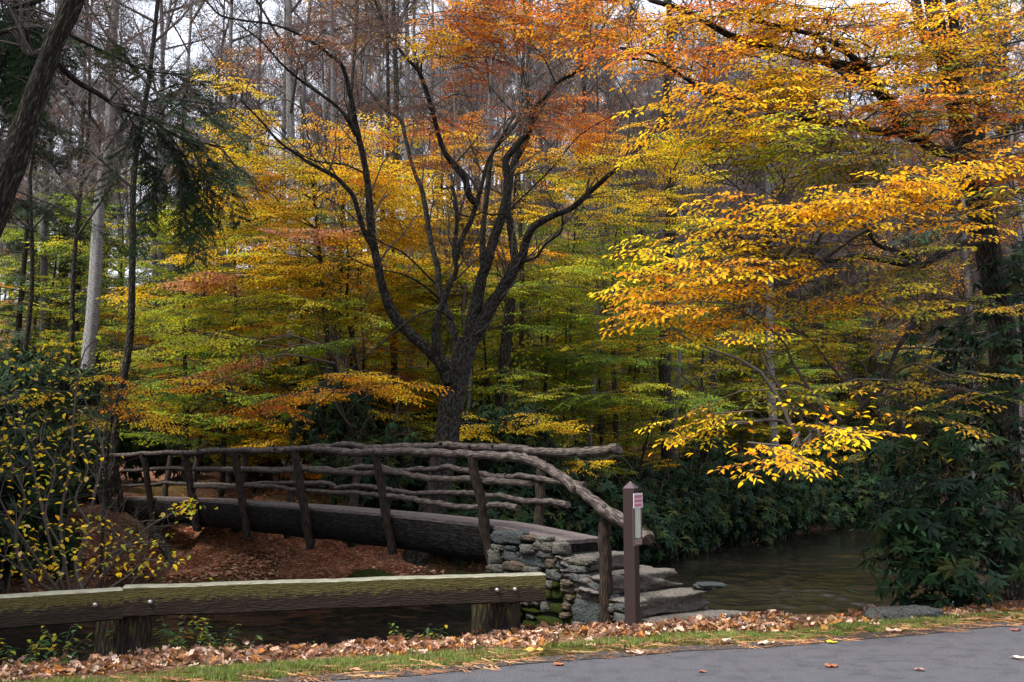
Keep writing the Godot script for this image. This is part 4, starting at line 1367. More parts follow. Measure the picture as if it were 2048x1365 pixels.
func build_great_beech() -> void:
	rng.seed = 21
	var root := thing("beech_tree", on_ground(-1.75, 20.6), "great dark beech forking into many upright limbs behind the footbridge", "tree")
	var t := growing(root)
	var bark: Material = M.bark_beech
	var trunk := PackedVector3Array([at(806, 1175, 20.6), at(832, 1110, 20.6), at(868, 1010, 20.6), at(886, 930, 20.6), at(896, 860, 20.6), at(908, 790, 20.6), at(922, 735, 20.6), at(938, 680, 20.6)])
	sprout(t, limb(t, "trunk", trunk, 0.31, 0.21, bark, 14, 0.1), 2, 1.2, 1, 0.7)
	var limbs := [
		# right-hand stem, then its forks
		[[[938, 690], [958, 660], [975, 625], [997, 590], [1016, 560], [1032, 535]], 20.6, 20.3, 0.2, 0.15],
		[[[1034, 535], [1046, 510], [1052, 480], [1066, 456], [1085, 442], [1115, 428], [1142, 418], [1165, 398], [1190, 375], [1222, 347], [1255, 318], [1290, 285], [1330, 235]], 20.3, 18.6, 0.13, 0.035],
		[[[1034, 530], [1050, 522], [1073, 514], [1092, 488], [1122, 464], [1125, 430]], 20.3, 19.4, 0.06, 0.02],
		[[[1034, 535], [1028, 500], [1022, 460], [1016, 420], [1020, 370], [1028, 330], [1050, 290], [1064, 250], [1085, 215], [1108, 170], [1152, 150]], 20.3, 21.4, 0.12, 0.03],
		# the upright middle stem
		[[[940, 685], [945, 640], [955, 600], [962, 560], [975, 525], [985, 485], [1000, 445], [1012, 400], [1016, 355], [1012, 320], [1030, 295], [1058, 262], [1066, 220], [1090, 195], [1120, 160], [1155, 140], [1190, 90], [1220, 20]], 20.6, 20.0, 0.19, 0.035],
		[[[968, 545], [965, 500], [966, 460], [970, 420], [975, 380], [980, 330], [988, 300], [1010, 275], [1030, 250], [1048, 215], [1085, 205], [1100, 180]], 20.5, 21.8, 0.1, 0.03],
		[[[1016, 355], [1035, 300], [1052, 230], [1055, 150], [1058, 60], [1060, -30]], 20.4, 21.5, 0.08, 0.03],
		# the slim sinuous stem
		[[[898, 765], [896, 735], [880, 708], [870, 680], [871, 650], [884, 612], [899, 570], [913, 540], [908, 510], [910, 480], [914, 445], [912, 410], [905, 370]], 20.4, 19.8, 0.12, 0.04],
		[[[911, 520], [925, 475], [940, 445], [952, 410], [965, 365], [975, 325], [1000, 280], [1018, 250], [1030, 230]], 20.1, 20.8, 0.09, 0.03],
		# the wide left limb
		[[[900, 765], [880, 728], [850, 695], [815, 663], [790, 635], [775, 605], [764, 570], [756, 533], [747, 492], [741, 446], [738, 400], [733, 350], [726, 312], [716, 270], [708, 232], [697, 175], [682, 128], [655, 108]], 20.5, 19.0, 0.17, 0.05],
		[[[745, 495], [730, 468], [718, 430], [705, 390], [672, 355], [650, 342], [610, 320], [560, 285], [520, 240], [480, 200]], 19.8, 18.6, 0.08, 0.02],
		[[[712, 272], [694, 238], [672, 212], [640, 188], [600, 160], [560, 125], [520, 80], [470, 45]], 19.3, 18.0, 0.06, 0.018],
		[[[685, 130], [640, 95], [590, 65], [540, 48], [480, 40], [440, 30], [410, 0]], 19.0, 18.0, 0.05, 0.02],
		# the stem behind
		[[[902, 740], [913, 697], [902, 645], [880, 583], [875, 533], [864, 495], [856, 450], [845, 385], [826, 337], [811, 278], [800, 238], [770, 220], [745, 190], [727, 168]], 20.9, 21.6, 0.12, 0.03],
		# the long limb to the upper left
		[[[955, 410], [938, 390], [928, 355], [903, 326], [884, 293], [870, 242], [855, 190], [837, 143], [804, 106], [778, 70], [760, 29], [742, -20]], 20.3, 19.0, 0.1, 0.03],
		# thin crossing branches
		[[[880, 600], [852, 575], [814, 552], [768, 541], [730, 530], [692, 511]], 20.4, 18.8, 0.035, 0.012],
		[[[870, 568], [833, 530], [802, 503], [768, 488], [740, 470], [690, 420], [650, 395]], 20.4, 19.0, 0.03, 0.012],
		[[[1015, 425], [985, 430], [965, 425], [940, 434], [912, 424], [905, 400]], 20.2, 19.7, 0.035, 0.015],
		[[[905, 640], [870, 620], [820, 640], [760, 690], [700, 740], [660, 790], [600, 830], [520, 855]], 20.0, 17.5, 0.03, 0.01],
		[[[735, 350], [690, 330], [630, 322], [580, 300], [520, 290]], 19.6, 18.2, 0.03, 0.012],
		[[[1000, 440], [1050, 390], [1110, 330], [1160, 270], [1230, 230]], 20.2, 18.8, 0.025, 0.01]]
	for l in limbs:
		var s := limb(t, "limb", px_path(l[0], l[1], l[2]), l[3] * 0.8, l[4] * 0.8, bark, 9 if l[3] > 0.06 else 6, 0.14)
		sprout(t, s, 9 if l[3] > 0.06 else 7, 1.5, 2, 0.4)
	for q in [[1050, 60, 18.6, 190, 60, 1.2, 12, "orange", 0.7], [930, 60, 18.2, 120, 70, 1.0, 8, "orange", 0.7], [880, 110, 18.0, 60, 60, 0.8, 5, "gold", 0.62], [1180, 60, 18.5, 140, 60, 1.2, 9, "orange", 0.7], [960, 190, 19.6, 170, 70, 1.4, 8, "rust", 0.55], [1080, 230, 20.6, 130, 80, 1.4, 7, "rust", 0.55], [860, 270, 20, 90, 90, 1.2, 4, "rust", 0.5], [780, 150, 19, 140, 110, 1.4, 8, "brown", 0.5], [650, 60, 18.6, 160, 60, 1.3, 8, "brown", 0.5], [560, 100, 18.6, 120, 60, 1.0, 4, "pink", 0.5], [1290, 300, 18.4, 90, 50, 1.0, 7, "yellow", 0.6], [1160, 330, 19, 80, 60, 1.0, 4, "gold", 0.55], [700, 30, 19.5, 200, 40, 1.2, 8, "brown", 0.5], [980, 20, 19, 150, 50, 1.2, 10, "rust", 0.6]]:
		mass(t, q[0], q[1], q[2], q[3], q[4], q[5], q[6], PALETTE[q[7]], q[8], 1.3, 8)
	grown(t, S.spray_b, M.twig)

func build_right_beech() -> void:
	rng.seed = 22
	var root := thing("beech_tree", on_ground(7.1, 15.0), "leaning dark beech at right, its long limbs full of gold and orange leaves", "tree")
	var t := growing(root)
	var bark: Material = M.bark_dark
	var trunk := PackedVector3Array([on_ground(7.3, 15.0, 0.4), at(2010, 900, 14.8), at(2008, 700, 14.5), at(1988, 560, 14.2), at(1958, 410, 13.9), at(1930, 280, 13.7), at(1906, 175, 13.5), at(1884, 90, 13.4), at(1866, 10, 13.3), at(1852, -90, 13.2)])
	limb(t, "trunk", trunk, 0.24, 0.1, bark, 12, 0.1)
	for l in [
		[[[1936, 320], [1905, 306], [1870, 300], [1830, 272], [1790, 264], [1750, 263], [1696, 250], [1624, 240], [1551, 225], [1480, 200]], 13.7, 11.8, 0.1, 0.025],
		[[[1830, 272], [1807, 262], [1788, 221], [1757, 178], [1715, 140], [1666, 126], [1605, 112], [1529, 91], [1471, 74], [1441, 61], [1376, 23], [1300, 0]], 13.2, 11.6, 0.1, 0.03],
		[[[1757, 178], [1730, 168], [1681, 141], [1655, 110], [1643, 80], [1634, 60]], 12.6, 12.4, 0.055, 0.03],
		[[[1757, 178], [1738, 141], [1700, 110], [1673, 88], [1624, 69], [1559, 53], [1500, 40]], 12.7, 11.8, 0.055, 0.02],
		[[[1978, 478], [1945, 484], [1909, 495], [1870, 515], [1845, 530], [1795, 526], [1719, 512], [1666, 522], [1567, 520], [1520, 505]], 13.6, 11.0, 0.07, 0.02],
		[[[1845, 530], [1800, 505], [1757, 491], [1738, 465], [1730, 450]], 12.6, 12.0, 0.04, 0.015],
		[[[1995, 620], [1950, 600], [1880, 620], [1852, 629], [1800, 690], [1757, 785], [1700, 834], [1643, 872], [1600, 893]], 14.0, 10.0, 0.05, 0.012],
		[[[1906, 180], [1895, 130], [1850, 75], [1834, 12], [1825, -60]], 13.5, 13.8, 0.1, 0.06],
		[[[1940, 340], [1965, 240], [1978, 114], [1963, 23], [1955, -40]], 13.8, 14.2, 0.09, 0.05],
		[[[1905, 170], [1915, 95], [1900, 0], [1895, -60]], 13.5, 13.1, 0.08, 0.05],
		[[[1480, 200], [1420, 185], [1360, 150], [1300, 108], [1240, 95]], 11.8, 11.4, 0.03, 0.012],
		[[[1551, 225], [1480, 240], [1400, 180], [1330, 130], [1250, 115]], 12.0, 11.6, 0.03, 0.012]]:
		var s := limb(t, "limb", px_path(l[0], l[1], l[2]), l[3], l[4], bark, 9, 0.12)
		sprout(t, s, 7, 0.9, 2, 0.3)
	var list := [
		[1450, 30, 11.6, 190, 50, 0.9, 13, "orange"], [1260, 50, 11.6, 130, 55, 0.9, 6, "orange"], [1330, 90, 11.4, 120, 40, 0.8, 6, "gold"], [1700, 50, 12, 200, 60, 1.0, 11, "gold"], [1960, 100, 12.5, 110, 110, 1.0, 10, "gold"], [1850, 160, 12.2, 120, 90, 0.9, 7, "olive"],
		[1530, 160, 11.2, 160, 40, 0.8, 6, "gold"], [1420, 225, 10.8, 130, 35, 0.7, 8, "gold"], [1530, 255, 10.8, 140, 45, 0.7, 10, "yellow"], [1690, 210, 11.6, 120, 60, 0.8, 7, "gold"], [1790, 240, 11.8, 140, 60, 0.8, 10, "orange"], [1970, 270, 12.4, 90, 110, 0.9, 10, "orange"],
		[1400, 320, 11.4, 130, 50, 0.8, 8, "yellow"], [1560, 330, 11.2, 150, 50, 0.8, 9, "lime"], [1700, 320, 11.6, 120, 50, 0.8, 6, "olive"], [1880, 365, 9.6, 100, 26, 0.4, 7, "gold"], [1760, 395, 9.8, 150, 30, 0.5, 10, "gold"], [1660, 420, 10.0, 130, 34, 0.5, 8, "gold"], [1530, 430, 10.6, 140, 40, 0.6, 9, "gold"],
		[1930, 440, 9.6, 60, 20, 0.3, 3, "gold"], [1420, 490, 10.8, 130, 40, 0.6, 9, "yellow"], [1380, 560, 10.8, 140, 40, 0.6, 10, "gold"], [1520, 560, 10.6, 130, 40, 0.6, 7, "gold"], [1620, 500, 11, 120, 40, 0.6, 5, "olive"], [1320, 630, 10.6, 90, 36, 0.5, 4, "gold"], [1430, 650, 10.8, 120, 36, 0.6, 4, "gold"],
		[1580, 640, 11.4, 140, 50, 0.7, 4, "olive"], [1740, 590, 11.4, 110, 60, 0.7, 6, "olive"], [1720, 690, 11.2, 130, 50, 0.7, 3, "olive"], [1500, 745, 11.4, 150, 40, 0.7, 3, "lime"], [1620, 800, 10.2, 150, 40, 0.6, 4, "olive"], [1560, 905, 9.4, 90, 26, 0.4, 2, "gold"], [1680, 870, 9.6, 80, 30, 0.4, 3, "gold"],
		[1440, 845, 10.4, 80, 14, 0.3, 3, "yellow"], [1830, 770, 10.6, 110, 40, 0.5, 2, "olive"], [1960, 760, 10.8, 80, 50, 0.5, 2, "olive"], [1900, 830, 10.6, 100, 30, 0.4, 2, "olive"], [1990, 600, 12, 50, 80, 0.6, 2, "olive"], [1880, 520, 12, 90, 40, 0.6, 3, "olive"], [1620, 130, 12.2, 130, 40, 0.6, 5, "orange"], [2000, 20, 12.4, 60, 50, 0.6, 4, "olive"], [1560, 60, 12.2, 120, 50, 0.8, 6, "gold"], [1800, 30, 12.6, 120, 50, 0.8, 6, "gold"], [1820, 110, 12.4, 90, 50, 0.8, 5, "orange"], [1380, 140, 11.4, 110, 40, 0.8, 5, "orange"], [2010, 190, 12.6, 60, 90, 0.8, 6, "gold"], [1640, 200, 11.8, 110, 40, 0.7, 5, "gold"], [1990, 400, 12.2, 60, 50, 0.6, 4, "olive"], [1480, 620, 11, 150, 36, 0.6, 4, "gold"], [1660, 600, 11.2, 120, 40, 0.6, 3, "gold"], [1500, 60, 12.6, 140, 50, 0.9, 9, "orange"], [1650, 30, 12.8, 140, 40, 0.9, 9, "gold"], [1750, 110, 12.6, 110, 50, 0.8, 8, "gold"], [1900, 60, 13.4, 110, 60, 0.9, 9, "orange"], [1990, 70, 13.0, 70, 70, 0.8, 8, "gold"], [1960, 190, 13.2, 90, 60, 0.8, 8, "orange"], [1850, 200, 12.8, 90, 50, 0.7, 6, "gold"], [1560, 200, 12.2, 120, 40, 0.7, 6, "gold"], [2010, 330, 12.8, 50, 60, 0.7, 6, "orange"], [1780, 330, 12.2, 110, 40, 0.7, 6, "olive"], [1640, 290, 12.4, 120, 40, 0.7, 6, "lime"]]
	for q in list: mass(t, q[0], q[1], q[2], q[3], q[4], q[5], q[6], PALETTE[q[7]], rnd(0.42, 0.56), 0.9, 5)
	# the leaves of the lowest bough, nearest to the road, singly
	for k in 240:
		var c: Array = [[1570, 900, 9.3, 130, 30], [1660, 840, 9.5, 140, 50], [1860, 380, 9.4, 130, 36], [1700, 420, 9.6, 160, 40]][k % 4]
		var p := at(c[0] + c[3] * rng.randfn() * 0.6, c[1] + c[4] * rng.randfn() * 0.5, c[2] + rnd(-0.25, 0.25))
		var b := Basis(Vector3.UP, rnd(0, TAU)) * Basis(Vector3.BACK, rnd(-0.5, 0.1)) * Basis(Vector3.RIGHT, rnd(-0.5, 0.5))
		part("leaf", S["leaf_" + ["gold", "gold", "yellow", "orange"][rng.randi() % 4]], root, Transform3D(b.scaled(Vector3.ONE * rnd(0.055, 0.085)), p - root.position))
	grown(t, S.spray_near_b, M.twig)

func build_understorey() -> void:
	rng.seed = 23
	# the young beeches whose gold tiers fill the middle of the view
	var young := [
		["slim young beech with bright gold and pinkish tiers left of the great beech", [[668, 890], [662, 760], [650, 640], [640, 520], [628, 400], [620, 300], [600, 200]], 23.5, 0.1, [
			[520, 280, 22.5, 90, 40, 1.0, 6, "yellow"], [480, 215, 22.5, 60, 50, 1.0, 4, "yellow"], [590, 340, 22.5, 100, 36, 1.0, 7, "yellow"], [700, 365, 22.5, 90, 36, 1.0, 7, "gold"], [620, 470, 21.8, 130, 34, 1.0, 6, "pink"], [500, 500, 21.6, 130, 34, 1.0, 9, "yellow"], [430, 560, 21.4, 80, 22, 0.8, 6, "pink"], [560, 560, 21.8, 120, 34, 1.0, 10, "yellow"], [700, 540, 22.4, 120, 44, 1.0, 12, "yellow"], [620, 620, 21.8, 110, 28, 0.9, 8, "lime"], [480, 620, 21.6, 110, 28, 0.9, 6, "lime"], [760, 460, 23, 110, 50, 1.2, 10, "yellow"], [450, 390, 22.5, 90, 50, 1.2, 6, "yellow"], [560, 430, 22.5, 100, 40, 1.2, 7, "yellow"], [660, 290, 23, 90, 50, 1.2, 6, "gold"], [760, 380, 23.2, 90, 50, 1.2, 7, "yellow"], [540, 380, 23, 90, 40, 1.2, 6, "gold"], [440, 450, 22.5, 90, 40, 1.2, 5, "lime"]]],
		["low spreading beech with gold fans just above the bridge handrail", [[705, 905], [700, 850], [690, 800], [680, 760], [660, 700]], 20.6, 0.05, [
			[480, 745, 20, 60, 14, 0.8, 2, "pink"], [620, 778, 19.6, 70, 14, 0.8, 3, "gold"], [710, 752, 19.6, 80, 14, 0.8, 4, "gold"], [560, 806, 19.4, 50, 12, 0.6, 2, "orange"], [400, 770, 19.6, 60, 12, 0.8, 2, "gold"], [770, 775, 19.6, 30, 18, 0.6, 2, "gold"], [450, 690, 20.4, 110, 40, 1.0, 5, "lime"], [600, 700, 21, 110, 40, 1.0, 6, "green"]]],
		["straight young tree with yellow tiers close behind the great beech's stems", [[1005, 880], [1008, 760], [1015, 640], [1020, 500], [1030, 380], [1034, 260]], 25.5, 0.13, [
			[860, 380, 24.5, 130, 44, 1.2, 10, "yellow"], [1080, 400, 24.5, 120, 44, 1.2, 9, "yellow"], [950, 300, 25, 110, 40, 1.2, 6, "gold"], [860, 480, 24.5, 110, 50, 1.2, 11, "yellow"], [1000, 520, 24.5, 120, 44, 1.2, 9, "gold"], [850, 600, 24.5, 110, 50, 1.2, 10, "lime"], [1080, 560, 24.5, 120, 50, 1.2, 8, "lime"], [960, 660, 24.5, 120, 44, 1.2, 7, "green"], [1120, 250, 25, 110, 60, 1.4, 7, "orange"], [800, 330, 25.5, 110, 60, 1.4, 8, "gold"], [900, 430, 24, 110, 50, 1.2, 8, "yellow"], [1010, 340, 25, 110, 60, 1.4, 7, "gold"], [1120, 400, 25, 110, 60, 1.4, 8, "lime"], [900, 250, 25.5, 130, 50, 1.4, 6, "orange"], [1180, 330, 25.5, 100, 60, 1.4, 6, "gold"], [920, 560, 24, 100, 40, 1.2, 7, "yellow"]]],
		["small lime green tree right of the great beech trunk", [[1092, 890], [1090, 800], [1094, 700], [1098, 600], [1104, 500]], 27, 0.09, [
			[1150, 620, 26, 110, 50, 1.2, 8, "lime"], [1100, 720, 26, 120, 50, 1.2, 7, "green"], [1200, 720, 26, 120, 50, 1.2, 8, "green"], [1180, 520, 26, 110, 44, 1.2, 7, "lime"], [1010, 790, 25, 90, 30, 1.0, 5, "lime"], [980, 850, 21.6, 70, 30, 0.8, 5, "yellow"], [1070, 850, 21.6, 60, 20, 0.6, 3, "yellow"]]],
		["thin yellow leaved tree between the great beech and the right beech", [[1232, 860], [1228, 740], [1224, 620], [1230, 500], [1240, 360]], 29, 0.12, [
			[1260, 420, 27.5, 130, 50, 1.4, 9, "yellow"], [1340, 480, 27.5, 120, 50, 1.4, 8, "lime"], [1250, 560, 27, 120, 50, 1.4, 8, "lime"], [1330, 640, 26, 120, 44, 1.2, 6, "green"], [1240, 300, 28, 120, 50, 1.4, 8, "gold"], [1330, 370, 28, 100, 44, 1.2, 7, "yellow"]]],
		["green and yellow young tree on the slope behind the left birch", [[372, 860], [370, 760], [368, 640], [366, 520], [372, 400]], 27, 0.1, [
			[400, 640, 25.5, 110, 44, 1.2, 9, "lime"], [330, 700, 25.5, 90, 40, 1.2, 7, "lime"], [440, 470, 26, 100, 40, 1.2, 6, "yellow"], [340, 480, 26, 80, 40, 1.2, 5, "lime"], [300, 590, 26, 80, 30, 1.2, 4, "yellow"], [430, 330, 26.5, 70, 50, 1.2, 5, "yellow"], [400, 760, 24.5, 100, 34, 1.2, 6, "green"], [500, 820, 24, 110, 34, 1.2, 6, "green"]]],
		["low green sapling leaning over the stream right of the bridge", [[1268, 1010], [1280, 940], [1300, 860], [1330, 790]], 27, 0.05, [
			[1250, 790, 25.5, 90, 26, 1.0, 5, "lime"], [1380, 800, 26, 100, 30, 1.0, 5, "green"], [1450, 700, 27, 110, 40, 1.2, 5, "lime"], [1180, 930, 23, 50, 16, 0.5, 2, "yellow"], [1560, 740, 28, 120, 50, 1.2, 6, "green"], [1190, 790, 25, 80, 30, 1.0, 4, "green"]]],
		["slender sapling with gold fans left of the far bridge post", [[208, 1010], [214, 930], [222, 850], [240, 780], [262, 720]], 17, 0.03, [
			[250, 800, 16.4, 60, 26, 0.7, 3, "gold"], [190, 830, 16.4, 60, 24, 0.7, 2, "hazel"], [280, 850, 16, 40, 14, 0.6, 1, "gold"], [220, 760, 16.8, 50, 18, 0.6, 1, "gold"], [120, 800, 16.5, 60, 26, 0.6, 1, "gold"]]]]
	for y in young:
		var path := px_path(y[1], y[2], y[2])
		var root := thing("young_tree", Vector3(path[0].x, ground_y(path[0].x, y[2]), path[0].z), y[0], "tree", "young trees in the understorey")
		path.insert(0, root.position - Vector3(0, 0.3, 0))
		var t := growing(root)
		var s := limb(t, "trunk", path, y[3], 0.015, M.bark_dark, 8, 0.08)
		sprout(t, s, 14, 1.2, 2, 0.25)
		for q in y[4]: mass(t, q[0], q[1], q[2], q[3], q[4], q[5], q[6], PALETTE[q[7]], rnd(0.6, 0.76) * (0.75 if y[2] < 18.0 else 1.0), 1.5 if y[2] > 18.0 else 1.0, 9 if y[2] > 18.0 else 6)
		grown(t, S.spray, M.twig)

func build_left_trees() -> void:
	rng.seed = 24
	# the leaning conifer that cuts the upper left corner
	var foot := on_ground(-5.9, 9.9, 0.5)
	var root := thing("leaning_hemlock", foot + Vector3(0, 0.5, 0), "thick mossy dark trunk leaning right across the upper left corner", "tree")
	var t := growing(root)
	limb(t, "trunk", PackedVector3Array([foot, at(-120, 800, 9.8), at(-55, 560, 9.6), at(0, 400, 9.4), at(38, 290, 9.3), at(70, 190, 9.2), at(105, 95, 9.1), at(152, -10, 9.0), at(200, -130, 8.9)]), 0.145, 0.085, M.bark_dark, 14, 0.16)
	for l in [[[[98, 110], [150, 160], [200, 190], [235, 215], [300, 240], [360, 275], [450, 295]], 9.2, 12.0, 0.035, 0.01], [[[105, 95], [60, 110], [20, 60], [-30, 90]], 9.2, 9.6, 0.05, 0.02], [[[20, 330], [-20, 250], [-60, 120]], 9.3, 10.0, 0.06, 0.03], [[[40, 280], [70, 200], [110, 60], [140, -40]], 9.4, 10.5, 0.04, 0.02], [[[60, 60], [20, 20], [80, 0], [140, -30]], 9.8, 9.9, 0.04, 0.02], [[[120, 60], [200, 100], [290, 140], [370, 150]], 9.3, 11.5, 0.02, 0.008]]:
		var s := limb(t, "limb", px_path(l[0], l[1], l[2]), l[3], l[4], M.bark_dark, 7)
		sprout(t, s, 8, 0.7, 2, 0.2, 0.0)
	for q in [[235, 205, 330, 250, 11.0], [250, 220, 300, 330, 11.2], [300, 240, 420, 300, 11.4], [330, 260, 400, 380, 11.6], [360, 275, 440, 340, 11.8], [280, 235, 350, 300, 11.3], [220, 200, 250, 170, 10.8], [300, 190, 400, 170, 11.4], [260, 160, 330, 140, 10.8], [380, 290, 430, 420, 11.9], [340, 270, 370, 400, 11.6], [420, 290, 470, 330, 12.0], [300, 240, 250, 290, 11.2], [230, 130, 330, 200, 10.6], [360, 200, 460, 240, 11.6], [330, 330, 300, 400, 11.6], [400, 340, 390, 420, 11.9], [200, 150, 260, 210, 10.4]]:
		needle_bough(t, at(q[0], q[1], q[4]), at(q[2], q[3], q[4] + rnd(-0.4, 0.4)), 1.3)
	for k in 10: needle_bough(t, at(rnd(-20, 120), rnd(-60, 60), 10.5), at(rnd(-60, 160), rnd(40, 160), 10.8), 1.0)
	grown(t, S.needles, M.twig)
	# tall trunks one by one: px at the foot and at the top of the view, depth, radius
	for q in [["straight pale grey trunk with smooth banded bark at left", 160, 164, 29.0, 0.25, "bark_pale", 25.0], ["slim black barked trunk between the pale trunk and the great beech", 231, 246, 23.5, 0.12, "bark_dark", 19.0], ["mottled whitish trunk rising behind the great beech's left limbs", 582, 575, 33.0, 0.25, "bark_pale", 26.0], ["thin dark trunk near the left edge", 42, 48, 24.0, 0.08, "bark_dark", 16.0], ["grey trunk left of the straight pale trunk", 82, 92, 33.0, 0.17, "bark_grey", 22.0], ["slender dark trunk touching the pale trunk's left side", 112, 130, 27.0, 0.09, "bark_dark", 18.0], ["slim light trunk right of the black barked trunk", 284, 294, 36.0, 0.15, "bark_pale", 22.0],
			["stout dark trunk on the slope left of the right beech's limbs", 1332, 1362, 30.0, 0.24, "bark_dark", 22.0], ["straight brown trunk at the middle right of the wood", 1440, 1436, 36.0, 0.19, "bark_dark", 22.0], ["slim grey trunk right of the great beech", 1068, 1074, 38.0, 0.2, "bark_grey", 24.0], ["grey trunk in the gap under the right beech's gold leaves", 1545, 1530, 38.0, 0.2, "bark_grey", 22.0], ["dark trunk half hidden by the right beech's lower limb", 1640, 1650, 43.0, 0.26, "bark_dark", 20.0], ["slim trunk behind the right beech's hanging bough", 1715, 1700, 45.0, 0.22, "bark_dark", 20.0], ["thin pale trunk behind the great beech's middle stem", 965, 985, 40.0, 0.17, "bark_pale", 24.0]]:
		var p := at(q[1], 800, q[3])
		var foot2 := on_ground(p.x, q[3])
		var pole := pole_tree(q[6], q[4], M[q[5]], [[0.1, 0.085, 0.083], [0.14, 0.12, 0.12]], PALETTE.brown if rng.randf() < 0.5 else [], 22, 0.4)
		pole.name = numbered("forest_tree")
		add_child(pole)
		var top := at(q[2], 0, q[3])
		pole.transform = Transform3D(Basis(Vector3(1, 0, 0), Vector3((top.x - p.x) / (top.y - p.y), 1, 0), Vector3(0, 0, 1)).orthonormalized().rotated(Vector3.FORWARD, 0.0), foot2)
		tag(pole, q[0], "tree", "tall forest trees")
	# the broken leaning stub
	root = thing("tree_stub", on_ground(at(1000, 860, 24).x, 24.0), "broken leaning trunk without branches right of the great beech", "tree")
	t = growing(root)
	limb(t, "trunk", PackedVector3Array([root.position - Vector3(0, 0.3, 0), at(1003, 790, 24), at(1011, 700, 23.9), at(1021, 597, 23.8)]), 0.17, 0.13, M.bark_dark, 10, 0.12)

func beside_bridge(x: float, d: float) -> float:
	var p := Vector3(x, 0, -d)
	var s := along(p)
	return absf((p - B_FAR).dot(B_OUT) + 0.38) if s > -4.0 else 9.0

